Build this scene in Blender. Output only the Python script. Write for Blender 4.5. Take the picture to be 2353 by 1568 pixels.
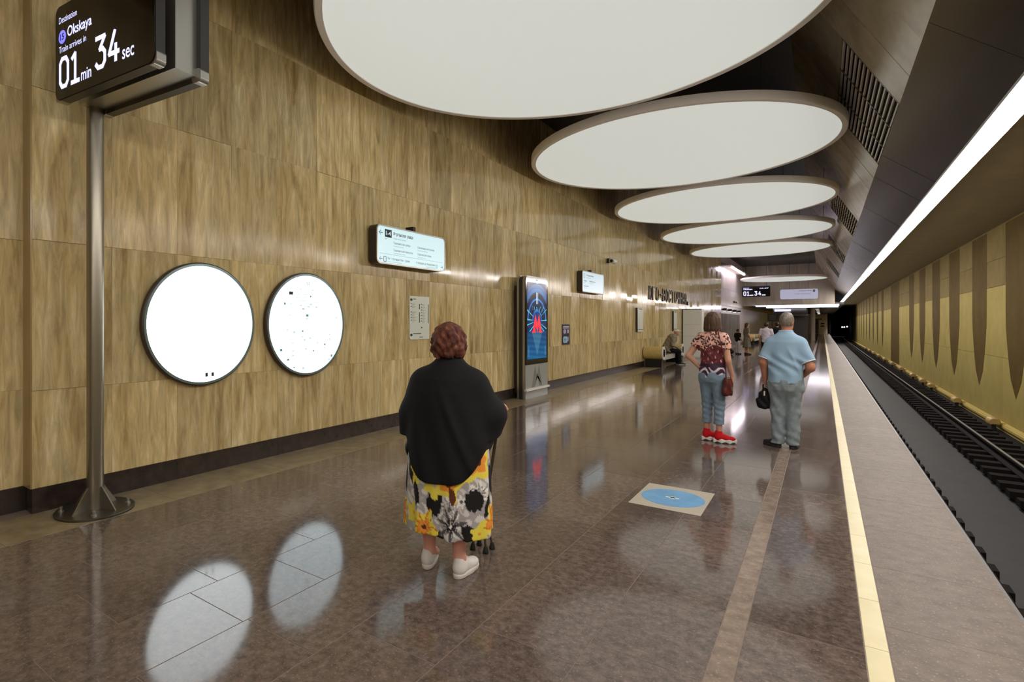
import bpy, math, random
import numpy as np
from mathutils import Vector, Matrix

random.seed(7)
rng = np.random.default_rng(7)
for o in list(bpy.data.objects):
    bpy.data.objects.remove(o)
scene = bpy.context.scene
COL = scene.collection
PI = math.pi

# ------------------------------------------------------------------ camera
IMG_W, IMG_H = 2353.0, 1568.0
F_PX, CX, CY = 1247.0, 944.0, 744.0
EYE = 1.55
YAW = math.atan2(1890.0 - CX, F_PX)
cam_data = bpy.data.cameras.new('camera')
cam_data.sensor_fit = 'HORIZONTAL'
cam_data.sensor_width = 36.0
cam_data.lens = F_PX / IMG_W * 36.0
cam_data.shift_x = (IMG_W / 2 - CX) / IMG_W
cam_data.shift_y = -(IMG_H / 2 - CY) / IMG_W
cam_data.clip_start = 0.05
cam_data.clip_end = 400
cam = bpy.data.objects.new('camera', cam_data)
COL.objects.link(cam)
cam.location = (0, 0, EYE)
cam.rotation_euler = (PI / 2, 0, YAW)
scene.camera = cam

# ------------------------------------------------------------------ world, exposure, light levels
world = bpy.data.worlds.new('world')
scene.world = world
world.use_nodes = True
world.node_tree.nodes['Background'].inputs[0].default_value = (0.01, 0.01, 0.012, 1)
world.node_tree.nodes['Background'].inputs[1].default_value = 1.0
scene.view_settings.view_transform = 'Standard'
scene.view_settings.look = 'None'
scene.view_settings.exposure = 0.0
scene.view_settings.gamma = 1.0
scene.view_settings.use_curve_mapping = False

DISC_POWER = 0.48       # luminous ceiling discs
STRIP_POWER = 53.0      # light line over the platform edge
MAP_POWER = 3.2         # back-lit round maps
SIGN_POWER = 0.80       # back-lit signs

# ------------------------------------------------------------------ helpers
def lin(c):
    c = np.asarray(c, dtype=float) / 255.0
    return np.where(c <= 0.04045, c / 12.92, ((c + 0.055) / 1.055) ** 2.4)

def rgba(c):
    l = lin(c)
    return (float(l[0]), float(l[1]), float(l[2]), 1.0)

def mat(name, color=(128, 128, 128), rough=0.5, metal=0.0, spec=0.5, emit=None, power=0.0):
    m = bpy.data.materials.new(name)
    m.use_nodes = True
    b = m.node_tree.nodes['Principled BSDF']
    b.inputs['Base Color'].default_value = rgba(color)
    b.inputs['Roughness'].default_value = rough
    b.inputs['Metallic'].default_value = metal
    b.inputs['Specular IOR Level'].default_value = spec
    if emit is not None:
        b.inputs['Emission Color'].default_value = rgba(emit)
        b.inputs['Emission Strength'].default_value = power
    return m

def nodes_of(m):
    nt = m.node_tree
    return nt, nt.nodes, nt.links, nt.nodes['Principled BSDF']

def ramp(nodes, stops):
    r = nodes.new('ShaderNodeValToRGB')
    e = r.color_ramp.elements
    while len(e) < len(stops):
        e.new(0.5)
    for i, (p, c) in enumerate(stops):
        e[i].position = p
        e[i].color = rgba(c) if len(c) == 3 else c
    return r

def stone(name, stops, scale, stretch=(1, 1, 1), rough=0.2, vary=0.25, speck=None, detail=4.0, spec=0.5,
          rough_var=0.0, streak=None, distort=0.0, rough_slab=None):
    """Procedural stone: stretched noise through a colour ramp, varied from slab to slab."""
    m = mat(name, (128, 128, 128), rough, spec=spec)
    nt, N, L, b = nodes_of(m)
    geo = N.new('ShaderNodeNewGeometry')
    oi = N.new('ShaderNodeObjectInfo')
    add = N.new('ShaderNodeMath'); add.operation = 'ADD'
    L.new(geo.outputs['Random Per Island'], add.inputs[0])
    L.new(oi.outputs['Random'], add.inputs[1])
    fr = N.new('ShaderNodeMath'); fr.operation = 'FRACT'
    L.new(add.outputs[0], fr.inputs[0])
    off = N.new('ShaderNodeMath'); off.operation = 'MULTIPLY'; off.inputs[1].default_value = 37.0
    L.new(fr.outputs[0], off.inputs[0])
    mp = N.new('ShaderNodeVectorMath'); mp.operation = 'MULTIPLY'
    mp.inputs[1].default_value = stretch
    L.new(geo.outputs['Position'], mp.inputs[0])
    va = N.new('ShaderNodeVectorMath'); va.operation = 'ADD'
    L.new(mp.outputs[0], va.inputs[0])
    L.new(off.outputs[0], va.inputs[1])
    n1 = N.new('ShaderNodeTexNoise')
    n1.inputs['Scale'].default_value = scale
    n1.inputs['Detail'].default_value = detail
    n1.inputs['Roughness'].default_value = 0.62
    n1.inputs['Distortion'].default_value = distort
    L.new(va.outputs[0], n1.inputs['Vector'])
    r = ramp(N, stops)
    L.new(n1.outputs['Fac'], r.inputs['Fac'])
    color = r.outputs['Color']
    if speck:
        sc, c2, lo, hi = speck
        n2 = N.new('ShaderNodeTexNoise')
        n2.inputs['Scale'].default_value = sc
        n2.inputs['Detail'].default_value = 2.0
        L.new(geo.outputs['Position'], n2.inputs['Vector'])
        mr = N.new('ShaderNodeMapRange')
        mr.inputs['From Min'].default_value = lo
        mr.inputs['From Max'].default_value = hi
        L.new(n2.outputs['Fac'], mr.inputs['Value'])
        mx = N.new('ShaderNodeMix'); mx.data_type = 'RGBA'
        L.new(mr.outputs[0], mx.inputs['Factor'])
        L.new(color, mx.inputs['A'])
        mx.inputs['B'].default_value = rgba(c2)
        color = mx.outputs['Result']
    if streak:
        st_, sc_, amt_ = streak
        m2 = N.new('ShaderNodeVectorMath'); m2.operation = 'MULTIPLY'; m2.inputs[1].default_value = st_
        L.new(geo.outputs['Position'], m2.inputs[0])
        v2 = N.new('ShaderNodeVectorMath'); v2.operation = 'ADD'
        L.new(m2.outputs[0], v2.inputs[0]); L.new(off.outputs[0], v2.inputs[1])
        n3 = N.new('ShaderNodeTexNoise'); n3.inputs['Scale'].default_value = sc_; n3.inputs['Detail'].default_value = 7.0
        n3.inputs['Roughness'].default_value = 0.7; n3.inputs['Distortion'].default_value = 0.8
        L.new(v2.outputs[0], n3.inputs['Vector'])
        mr3 = N.new('ShaderNodeMapRange')
        mr3.inputs['From Min'].default_value = 0.3; mr3.inputs['From Max'].default_value = 0.7
        mr3.inputs['To Min'].default_value = 1-amt_; mr3.inputs['To Max'].default_value = 1+amt_
        L.new(n3.outputs['Fac'], mr3.inputs['Value'])
        hs = N.new('ShaderNodeHueSaturation')
        L.new(mr3.outputs[0], hs.inputs['Value']); L.new(color, hs.inputs['Color'])
        color = hs.outputs['Color']
    # value variation from slab to slab
    vm = N.new('ShaderNodeMapRange')
    vm.inputs['To Min'].default_value = 1 - vary
    vm.inputs['To Max'].default_value = 1 + vary
    L.new(fr.outputs[0], vm.inputs['Value'])
    hsv = N.new('ShaderNodeHueSaturation')
    L.new(vm.outputs[0], hsv.inputs['Value'])
    L.new(color, hsv.inputs['Color'])
    L.new(hsv.outputs['Color'], b.inputs['Base Color'])
    if rough_slab:
        f2 = N.new('ShaderNodeMath'); f2.operation = 'MULTIPLY'; f2.inputs[1].default_value = 7.31
        L.new(fr.outputs[0], f2.inputs[0])
        f3 = N.new('ShaderNodeMath'); f3.operation = 'FRACT'; L.new(f2.outputs[0], f3.inputs[0])
        rr = N.new('ShaderNodeMapRange')
        rr.inputs['To Min'].default_value = rough_slab[0]; rr.inputs['To Max'].default_value = rough_slab[1]
        L.new(f3.outputs[0], rr.inputs['Value']); L.new(rr.outputs[0], b.inputs['Roughness'])
    elif rough_var:
        rr = N.new('ShaderNodeMapRange')
        rr.inputs['To Min'].default_value = rough - rough_var
        rr.inputs['To Max'].default_value = rough + rough_var
        L.new(n1.outputs['Fac'], rr.inputs['Value'])
        L.new(rr.outputs[0], b.inputs['Roughness'])
    return m

def vcol(name, rough=0.7, emit=0.0, spec=0.3, black=False):
    """Material that reads a print (colour attribute 'Col') off the mesh."""
    m = mat(name, (128, 128, 128), rough, spec=spec)
    nt, N, L, b = nodes_of(m)
    a = N.new('ShaderNodeAttribute'); a.attribute_name = 'Col'
    if black: b.inputs['Base Color'].default_value = (0.004, 0.004, 0.006, 1)
    else: L.new(a.outputs['Color'], b.inputs['Base Color'])
    if emit:
        L.new(a.outputs['Color'], b.inputs['Emission Color'])
        b.inputs['Emission Strength'].default_value = emit
    return m

def cloth(name, color, rough=0.85, amount=0.25, scale=40.0, dark=0.6):
    m = mat(name, color, rough, spec=0.2)
    nt, N, L, b = nodes_of(m)
    tc = N.new('ShaderNodeTexCoord')
    n = N.new('ShaderNodeTexNoise'); n.inputs['Scale'].default_value = scale
    n.inputs['Detail'].default_value = 5
    L.new(tc.outputs['Object'], n.inputs['Vector'])
    r = ramp(N, [(0.3, tuple(int(c * dark + (1 - dark) * c * (1 - amount)) for c in color)), (0.75, color)])
    L.new(n.outputs['Fac'], r.inputs['Fac'])
    L.new(r.outputs['Color'], b.inputs['Base Color'])
    bp = N.new('ShaderNodeBump'); bp.inputs['Strength'].default_value = 0.25
    bp.inputs['Distance'].default_value = 0.004
    L.new(n.outputs['Fac'], bp.inputs['Height'])
    L.new(bp.outputs['Normal'], b.inputs['Normal'])
    return m

# ---- mesh building
class G:
    """Collects polygons; .mesh() returns one Blender mesh."""
    def __init__(self):
        self.v = []; self.f = []
    def add(self, vs, fs):
        n = len(self.v)
        self.v += [tuple(map(float, p)) for p in vs]
        self.f += [tuple(i + n for i in f) for f in fs]
        return self
    def box(self, x0, x1, y0, y1, z0, z1):
        vs = [(x0,y0,z0),(x1,y0,z0),(x1,y1,z0),(x0,y1,z0),(x0,y0,z1),(x1,y0,z1),(x1,y1,z1),(x0,y1,z1)]
        return self.add(vs, [(0,3,2,1),(4,5,6,7),(0,1,5,4),(1,2,6,5),(2,3,7,6),(3,0,4,7)])
    def prism(self, poly, y0, y1, hole=None):
        """Extrude an XZ polygon along y (front at y0)."""
        n = len(poly)
        vs = [(x, y0, z) for x, z in poly] + [(x, y1, z) for x, z in poly]
        fs = [(i, (i+1) % n, (i+1) % n + n, i + n) for i in range(n)]
        fs = [f[::-1] for f in fs]
        fs += [tuple(range(n)), tuple(range(2*n-1, n-1, -1))]
        return self.add(vs, fs)
    def frame(self, outer, inner, y0, y1):
        """A ring between two XZ polygons with equal point counts."""
        n = len(outer)
        vs = [(x,y0,z) for x,z in outer] + [(x,y0,z) for x,z in inner] + [(x,y1,z) for x,z in outer] + [(x,y1,z) for x,z in inner]
        fs = []
        for i in range(n):
            j = (i+1) % n
            fs += [(i, j, n+j, n+i), (2*n+j, 2*n+i, 3*n+i, 3*n+j), (j, i, 2*n+i, 2*n+j), (n+i, n+j, 3*n+j, 3*n+i)]
        return self.add(vs, fs)
    def lathe(self, prof, seg=32, axis='z', c=(0,0,0), cap=True):
        """prof: list of (radius, height)"""
        vs = []; fs = []
        n = len(prof)
        for r, h in prof:
            for k in range(seg):
                a = 2*PI*k/seg
                p = (r*math.cos(a), r*math.sin(a), h)
                if axis == 'x': p = (p[2], p[0], p[1])
                if axis == 'y': p = (p[0], p[2], p[1])
                vs.append((p[0]+c[0], p[1]+c[1], p[2]+c[2]))
        flip = axis == 'y'
        for i in range(n-1):
            for k in range(seg):
                a, b = i*seg+k, i*seg+(k+1) % seg
                f = (a, b, b+seg, a+seg)
                fs.append(f[::-1] if flip else f)
        if cap:
            f0 = tuple(range(seg-1, -1, -1)); f1 = tuple(range((n-1)*seg, n*seg))
            if flip: f0, f1 = f0[::-1], f1[::-1]
            if prof[0][0] > 1e-6: fs.append(f0)
            if prof[-1][0] > 1e-6: fs.append(f1)
        return self.add(vs, fs)
    def tube(self, pts, r, seg=8):
        pts = [Vector(p) for p in pts]
        rs = r if isinstance(r, (list, tuple)) else [r]*len(pts)
        vs = []; fs = []
        up = Vector((0.13, 0.31, 0.94))
        for i, p in enumerate(pts):
            d = (pts[min(i+1, len(pts)-1)] - pts[max(i-1, 0)]).normalized()
            a = d.cross(up)
            if a.length < 1e-3: a = d.cross(Vector((1,0,0)))
            a.normalize(); b = a.cross(d).normalized()
            for k in range(seg):
                t = 2*PI*k/seg
                vs.append(p + a*math.cos(t)*rs[i] + b*math.sin(t)*rs[i])
        for i in range(len(pts)-1):
            for k in range(seg):
                q, w = i*seg+k, i*seg+(k+1) % seg
                fs.append((q, q+seg, w+seg, w))
        fs.append(tuple(range(seg))); fs.append(tuple(range(len(vs)-1, len(vs)-1-seg, -1)))
        return self.add(vs, fs)
    def chamfer_box(self, sx, sy, sz, c, top='z'):
        """Slab centred at origin, face towards +axis chamfered by c (no back)."""
        x, y = sx/2, sy/2
        vs = [(-x,-y,-sz),(x,-y,-sz),(x,y,-sz),(-x,y,-sz),
              (-x,-y,-c),(x,-y,-c),(x,y,-c),(-x,y,-c),
              (-x+c,-y+c,0),(x-c,-y+c,0),(x-c,y-c,0),(-x+c,y-c,0)]
        fs = [(8,9,10,11)]
        for i in range(4):
            j = (i+1) % 4
            fs += [(i,j,4+j,4+i),(4+i,4+j,8+j,8+i)]
        return self.add(vs, fs)
    def mesh(self, name, smooth=False):
        me = bpy.data.meshes.new(name)
        me.from_pydata(self.v, [], self.f)
        me.update()
        if smooth:
            me.polygons.foreach_set('use_smooth', [True]*len(me.polygons))
            try:
                me.set_sharp_from_angle(angle=math.radians(40))
            except Exception:
                pass
        return me

def obj(name, g, m=None, parent=None, loc=(0,0,0), rot=(0,0,0), smooth=False):
    me = g.mesh(name, smooth) if isinstance(g, G) else g
    o = bpy.data.objects.new(name, me)
    COL.objects.link(o)
    if m is not None:
        if isinstance(m, (list, tuple)):
            for mm in m: me.materials.append(mm)
        elif not me.materials:
            me.materials.append(m)
    o.location = loc; o.rotation_euler = rot
    if parent is not None: o.parent = parent
    return o

def tag(o, label, cat, group=None):
    o['label'] = label; o['category'] = cat
    if group: o['group'] = group
    return o

def thing(name, label, cat, loc=(0,0,0), rotz=0.0, group=None):
    o = bpy.data.objects.new(name, None)
    o.empty_display_size = 0.1
    COL.objects.link(o)
    o.location = loc; o.rotation_euler = (0, 0, rotz)
    return tag(o, label, cat, group)

def struct(o):
    o['kind'] = 'structure'
    return o

def stuff(o):
    o['kind'] = 'stuff'
    return o

def rrect(w, h, r, cx=0.0, cz=0.0, n=6):
    pts = []
    for sx, sz, a0 in ((1,-1,-PI/2), (1,1,0), (-1,1,PI/2), (-1,-1,PI)):
        for k in range(n+1):
            a = a0 + PI/2*k/n
            pts.append((cx + sx*(w/2-r) + r*math.cos(a), cz + sz*(h/2-r) + r*math.sin(a)))
    return pts

def circ(r, n=64, cx=0.0, cz=0.0):
    return [(cx + r*math.cos(2*PI*k/n), cz + r*math.sin(2*PI*k/n)) for k in range(n)]

# text is created as font curves and turned into meshes once, at the very end
TEXTS = []
def text(name, s, parent, m, x, z, width=None, height=None, y=-0.002, align='L', bold=0.0, label=None, depth=0.0004):
    cu = bpy.data.curves.new(name, 'FONT')
    cu.body = s
    cu.size = 1.0; cu.resolution_u = 4
    cu.offset = bold
    cu.extrude = 0.0
    tmp = bpy.data.objects.new('tmp_text', cu)
    COL.objects.link(tmp)
    TEXTS.append((name, tmp, parent, m, x, z, width, height, y, align, label, depth))

def finish_text():
    bpy.context.view_layer.update()
    dg = bpy.context.evaluated_depsgraph_get()
    for name, tmp, parent, m, x, z, width, height, y, align, label, depth in TEXTS:
        me = bpy.data.meshes.new_from_object(tmp.evaluated_get(dg))
        n = len(me.vertices)
        if n:
            co = np.empty(n*3); me.vertices.foreach_get('co', co); co = co.reshape(-1, 3)
            lo, hi = co.min(0), co.max(0)
            sx = width/(hi[0]-lo[0]) if width else height/(hi[1]-lo[1])
            sz = height/(hi[1]-lo[1]) if height else sx
            px = (co[:,0]-lo[0])*sx
            w = (hi[0]-lo[0])*sx
            if align == 'R': px -= w
            if align == 'C': px -= w/2
            out = np.stack([px + x, np.full(n, y), (co[:,1]-lo[1])*sz + z], 1)
            faces = [tuple(p.vertices) for p in me.polygons]
            g = G(); g.v = [tuple(p) for p in out]; g.f = list(faces)
            if depth > 0.002:      # raised letters: walls along the boundary edges
                from collections import Counter
                cnt = Counter()
                for f in faces:
                    for a, b in zip(f, f[1:]+f[:1]): cnt[(min(a,b), max(a,b))] += 1
                g.v += [(p[0], p[1]+depth, p[2]) for p in out]
                for f in faces:
                    for a, b in zip(f, f[1:]+f[:1]):
                        if cnt[(min(a,b), max(a,b))] == 1: g.f.append((b, a, a+n, b+n))
            o = obj(name, g, m, parent)
            if label: o['label'] = label
        bpy.data.meshes.remove(me)
        cu = tmp.data
        bpy.data.objects.remove(tmp)
        bpy.data.curves.remove(cu)

# ---- implicit surfaces for bodies, clothes, bags
class Vol:
    def __init__(self): self.ops = []
    def _p(self, fn, k): self.ops.append(('u', fn, k)); return self
    def rc(self, a, b, ra, rb, k=0.02):
        a = np.array(a, np.float32); b = np.array(b, np.float32)
        ab = b-a; L2 = float(ab@ab) + 1e-9
        def fn(P):
            t = np.clip(((P-a)@ab)/L2, 0, 1)
            q = P - a - t[:, None]*ab
            return np.sqrt((q*q).sum(1)) - (ra + (rb-ra)*t)
        return self._p(fn, k)
    def ell(self, c, r, k=0.02, rz=0.0, rx=0.0):
        c = np.array(c, np.float32); r = np.array(r, np.float32)
        R = np.array(Matrix.Rotation(rz, 3, 'Z') @ Matrix.Rotation(rx, 3, 'X'), np.float32)
        def fn(P):
            q = (P-c)@R
            k0 = np.sqrt(((q/r)**2).sum(1)); k1 = np.sqrt(((q/r**2)**2).sum(1)) + 1e-6
            return k0*(k0-1)/k1
        return self._p(fn, k)
    def loft(self, zs, rx, ry, cx=0.0, cy=0.0, k=0.02, e=2.0):
        """Body of elliptical sections stacked along z."""
        zs = np.array(zs, np.float32)
        cxs = np.full(len(zs), cx, np.float32) if np.isscalar(cx) else np.array(cx, np.float32)
        cys = np.full(len(zs), cy, np.float32) if np.isscalar(cy) else np.array(cy, np.float32)
        def fn(P):
            z = P[:, 2]
            a = np.interp(z, zs, rx); b = np.interp(z, zs, ry)
            x = P[:, 0]-np.interp(z, zs, cxs); y = P[:, 1]-np.interp(z, zs, cys)
            q = (np.abs(x/a)**e + np.abs(y/b)**e)**(1/e)
            d = (q-1)*np.minimum(a, b)
            return np.maximum(d, np.maximum(zs[0]-z, z-zs[-1]))
        return self._p(fn, k)
    def cut(self, fn):
        """Keep only where fn(P) < 0."""
        self.ops.append(('c', fn, 0)); return self
    def above(self, z): return self.cut(lambda P: z-P[:, 2])
    def below(self, z): return self.cut(lambda P: P[:, 2]-z)
    def half(self, p, n):
        p = np.array(p, np.float32); n = np.array(n, np.float32); n /= np.linalg.norm(n)
        return self.cut(lambda P: (P-p)@n)
    def disp(self, fn): self.ops.append(('d', fn, 0)); return self
    def __call__(self, P):
        D = np.full(len(P), 10.0, np.float32)
        for t, fn, k in self.ops:
            if t == 'u':
                d = fn(P).astype(np.float32)
                if k > 0:
                    h = np.maximum(k-np.abs(D-d), 0)/k
                    D = np.minimum(D, d) - h*h*k*0.25
                else: D = np.minimum(D, d)
            elif t == 'c': D = np.maximum(D, fn(P).astype(np.float32))
            else: D = D + fn(P).astype(np.float32)
        return D

def polygonize(vol, lo, hi, h):
    """Surface nets on a regular grid."""
    ax = [np.arange(lo[i], hi[i]+h, h, dtype=np.float32) for i in range(3)]
    X, Y, Z = np.meshgrid(*ax, indexing='ij')
    P = np.stack([X.ravel(), Y.ravel(), Z.ravel()], 1)
    D = np.concatenate([vol(c) for c in np.array_split(P, max(1, len(P)//400000))]).reshape(X.shape)
    ins = D < 0
    nx, ny, nz = D.shape
    cnt = np.zeros((nx-1, ny-1, nz-1), np.int8)
    for i in (0, 1):
        for j in (0, 1):
            for k in (0, 1):
                cnt += ins[i:nx-1+i, j:ny-1+j, k:nz-1+k]
    act = (cnt > 0) & (cnt < 8)
    idx = np.full(act.shape, -1, np.int64)
    cells = np.argwhere(act)
    idx[act] = np.arange(len(cells))
    acc = np.zeros((len(cells), 3), np.float32); num = np.zeros(len(cells), np.float32)
    cor = [(0,0,0),(1,0,0),(0,1,0),(1,1,0),(0,0,1),(1,0,1),(0,1,1),(1,1,1)]
    edges = [(a, b) for a in range(8) for b in range(a+1, 8) if sum(abs(cor[a][i]-cor[b][i]) for i in range(3)) == 1]
    for a, b in edges:
        ca, cb = np.array(cor[a]), np.array(cor[b])
        da = D[tuple((cells+ca).T)]; db = D[tuple((cells+cb).T)]
        m = (da < 0) != (db < 0)
        t = np.where(m, da/np.where(m, da-db, 1), 0)
        acc += np.where(m[:, None], ca + t[:, None]*(cb-ca), 0); num += m
    V = (cells + acc/num[:, None])*h + np.array([ax[0][0], ax[1][0], ax[2][0]], np.float32)
    F = []
    for d in range(3):
        e1, e2 = [(1, 2), (2, 0), (0, 1)][d]
        s0 = [slice(None)]*3; s1 = [slice(None)]*3
        s0[d] = slice(0, -1); s1[d] = slice(1, None)
        A = ins[tuple(s0)]; B = ins[tuple(s1)]
        e = np.argwhere(A != B)
        ok = np.ones(len(e), bool)
        for q in (e1, e2): ok &= (e[:, q] > 0) & (e[:, q] < D.shape[q]-1)
        e = e[ok]
        sgn = A[tuple(e.T)]
        def cell(o1, o2):
            c = e.copy(); c[:, e1] += o1; c[:, e2] += o2
            return idx[tuple(c.T)]
        q = np.stack([cell(-1,-1), cell(0,-1), cell(0,0), cell(-1,0)], 1)
        q[~sgn] = q[~sgn][:, ::-1]
        F.append(q)
    F = np.concatenate(F)
    return V, F

def vmesh(name, vol, lo, hi, h, m, parent=None, color=None, loc=(0,0,0), rot=(0,0,0), mats=None, matfn=None, scale=None):
    V, F = polygonize(vol, lo, hi, h)
    if scale is not None: V = V*np.array(scale)
    me = bpy.data.meshes.new(name)
    me.vertices.add(len(V)); me.vertices.foreach_set('co', V.astype(np.float32).ravel())
    me.loops.add(len(F)*4); me.loops.foreach_set('vertex_index', F.ravel().astype(np.int32))
    me.polygons.add(len(F))
    me.polygons.foreach_set('loop_start', np.arange(0, len(F)*4, 4, dtype=np.int32))
    try: me.polygons.foreach_set('loop_total', np.full(len(F), 4, np.int32))
    except Exception: pass
    me.update(calc_edges=True)
    me.polygons.foreach_set('use_smooth', np.ones(len(F), bool))
    if color is not None:
        C = color(V)
        a = me.attributes.new('Col', 'FLOAT_COLOR', 'POINT')
        a.data.foreach_set('color', np.concatenate([lin(C), np.ones((len(V), 1))], 1).astype(np.float32).ravel())
    if mats:
        for mm in mats: me.materials.append(mm)
        mi = matfn(V[F].mean(1)).astype(np.int32)
        me.polygons.foreach_set('material_index', mi)
    me.validate()
    return obj(name, me, None if mats else m, parent, loc, rot)

def grid_image(name, w, h, nx, nz, fn, m, parent, x0=0.0, z0=0.0, y=-0.002):
    """Flat print: a fine grid whose vertices carry the picture. fn(u, v) -> rgb, v up."""
    us = np.linspace(0, 1, nx); vs = np.linspace(0, 1, nz)
    U, W = np.meshgrid(us, vs, indexing='ij')
    pts = np.stack([x0 + U.ravel()*w, np.full(U.size, y), z0 + W.ravel()*h], 1)
    i = np.arange(nx*nz).reshape(nx, nz)
    F = np.stack([i[:-1, :-1].ravel(), i[1:, :-1].ravel(), i[1:, 1:].ravel(), i[:-1, 1:].ravel()], 1)
    me = bpy.data.meshes.new(name)
    me.from_pydata(pts.tolist(), [], F.tolist()); me.update()
    C = fn(U.ravel(), W.ravel())
    a = me.attributes.new('Col', 'FLOAT_COLOR', 'POINT')
    a.data.foreach_set('color', np.concatenate([lin(C), np.ones((len(pts), 1))], 1).astype(np.float32).ravel())
    return obj(name, me, m, parent)

# ------------------------------------------------------------------ materials
M = {}
M['travertine'] = stone('travertine', [(0.26, (148, 123, 77)), (0.42, (189, 167, 118)), (0.58, (205, 186, 139)), (0.76, (226, 211, 170))],
                        1.0, stretch=(5.0, 5.0, 0.8), rough=0.075, vary=0.14, streak=((15, 15, 2.0), 1.0, 0.34),
                        detail=9, rough_slab=(0.05, 0.21), distort=1.3, spec=0.16)
M['travertine_plain'] = stone('travertine_plain', [(0.3, (150, 126, 84)), (0.7, (186, 162, 116))], 1.2, stretch=(2, 2, 0.3), rough=0.2, vary=0.05)
M['pale_travertine'] = stone('pale_travertine', [(0.3, (200, 188, 184)), (0.7, (226, 216, 212))], 1.6, stretch=(3, 3, 0.3), rough=0.35, vary=0.1)
M['granite'] = stone('granite', [(0.3, (70, 61, 56)), (0.5, (92, 80, 73)), (0.7, (114, 99, 91))], 24.0, rough=0.09, vary=0.16,
                     speck=(80.0, (138, 116, 106), 0.58, 0.78), detail=6, rough_var=0.025)
M['band_granite'] = stone('band_granite', [(0.3, (104, 88, 76)), (0.7, (142, 124, 108))], 14.0, rough=0.22, vary=0.1, speck=(60.0, (160, 140, 125), 0.6, 0.75))
M['edge_granite'] = stone('edge_granite', [(0.3, (86, 75, 64)), (0.7, (110, 98, 85))], 12.0, rough=0.6, vary=0.06, speck=(70.0, (142, 130, 116), 0.6, 0.72))
M['border_stone'] = stone('border_stone', [(0.3, (112, 98, 72)), (0.7, (150, 134, 104))], 7.0, rough=0.35, vary=0.1)
M['yellow_tile'] = stone('yellow_tile', [(0.3, (198, 187, 138)), (0.7, (208, 198, 152))], 6.0, rough=0.4, vary=0.02)
M['grout'] = mat('grout', (118, 102, 90), 0.6)
M['wall_bed'] = mat('wall_bed', (170, 146, 100), 0.8)
M['plinth'] = stone('plinth', [(0.3, (38, 30, 26)), (0.7, (58, 48, 42))], 10.0, rough=0.25, vary=0.15)
M['dark_ceiling'] = mat('dark_ceiling', (16, 15, 16), 0.35)
M['soffit_dark'] = stone('soffit_dark', [(0.3, (30, 28, 31)), (0.7, (42, 40, 43))], 3.0, rough=0.22, vary=0.15)
M['soffit_stone'] = stone('soffit_stone', [(0.25, (160, 149, 130)), (0.5, (188, 178, 158)), (0.8, (210, 200, 180))], 2.5, stretch=(1, .6, 1), rough=0.22, vary=0.12, detail=6)
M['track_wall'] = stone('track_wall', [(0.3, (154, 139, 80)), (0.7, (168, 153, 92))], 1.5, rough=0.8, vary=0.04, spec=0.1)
M['track_band'] = stone('track_band', [(0.3, (80, 63, 22)), (0.7, (92, 75, 30))], 1.5, rough=0.8, vary=0.05, spec=0.1)
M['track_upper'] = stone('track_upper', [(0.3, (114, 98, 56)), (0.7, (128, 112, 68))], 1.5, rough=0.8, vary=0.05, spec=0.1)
M['track_ceiling'] = stone('track_ceiling', [(0.3, (112, 97, 66)), (0.7, (126, 110, 78))], 2.0, rough=0.6, vary=0.06)
M['concrete_dark'] = stone('concrete_dark', [(0.3, (25, 26, 28)), (0.7, (36, 37, 39))], 4.0, rough=0.7, vary=0.1)
M['ballast'] = stone('ballast', [(0.3, (16, 14, 14)), (0.7, (30, 25, 24))], 14.0, spec=0.1, rough=0.8, vary=0.1)
M['sleeper'] = mat('sleeper', (26, 22, 21), 0.85, spec=0.1)
M['rail_steel'] = mat('rail_steel', (150, 148, 150), 0.35, 0.5)
M['rail_yellow'] = mat('rail_yellow', (190, 170, 96), 0.5)
M['bracket'] = mat('bracket', (168, 140, 84), 0.5)
M['black'] = mat('black', (12, 12, 13), 0.5)
M['void'] = mat('void', (6, 6, 8), 0.9)
M['disc_face'] = mat('disc_face', (226, 229, 226), 0.6, emit=(242, 248, 244), power=DISC_POWER)
M['disc_rim'] = mat('disc_rim', (238, 233, 230), 0.45)
M['wire'] = mat('wire', (120, 118, 116), 0.3, 0.8)
M['strip_light'] = mat('strip_light', (255, 255, 255), 0.5, emit=(255, 246, 240), power=STRIP_POWER)
M['far_light'] = mat('far_light', (255, 255, 255), 0.5, emit=(255, 246, 255), power=9.0)
M['wall_bar'] = mat('wall_bar', (255, 255, 255), 0.5, emit=(255, 240, 255), power=20.0)
M['far_lamp'] = mat('far_lamp', (255, 255, 255), 0.5, emit=(255, 246, 255), power=3.5)
M['alu'] = mat('alu', (170, 168, 162), 0.32, 0.85)
M['steel'] = mat('steel', (150, 145, 132), 0.3, 0.9)
M['steel_dark'] = mat('steel_dark', (96, 92, 82), 0.35, 0.9)
M['case_dark'] = mat('case_dark', (44, 42, 40), 0.35)
M['case_brown'] = mat('case_brown', (60, 46, 36), 0.4)
M['screen_black'] = mat('screen_black', (10, 6, 6), 0.12)
M['lcd_text'] = mat('lcd_text', (205, 205, 255), 0.5, emit=(205, 208, 255), power=1.3)
M['lcd_blue'] = mat('lcd_blue', (120, 120, 250), 0.5, emit=(118, 118, 250), power=1.3)
M['lcd_dark'] = mat('lcd_dark', (20, 20, 60), 0.5)
M['map_face'] = mat('map_face', (250, 255, 255), 0.3, emit=(238, 250, 255), power=MAP_POWER)
M['map_face_b'] = mat('map_face_b', (240, 252, 255), 0.3, emit=(226, 246, 255), power=MAP_POWER*0.55)
M['map_ring'] = mat('map_ring', (120, 140, 142), 0.25, 0.5)
M['sign_face'] = mat('sign_face', (120, 132, 134), 0.3, emit=(214, 244, 248), power=SIGN_POWER)
M['sign_face_dim'] = mat('sign_face_dim', (120, 128, 134), 0.3, emit=(205, 228, 240), power=0.72)
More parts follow.
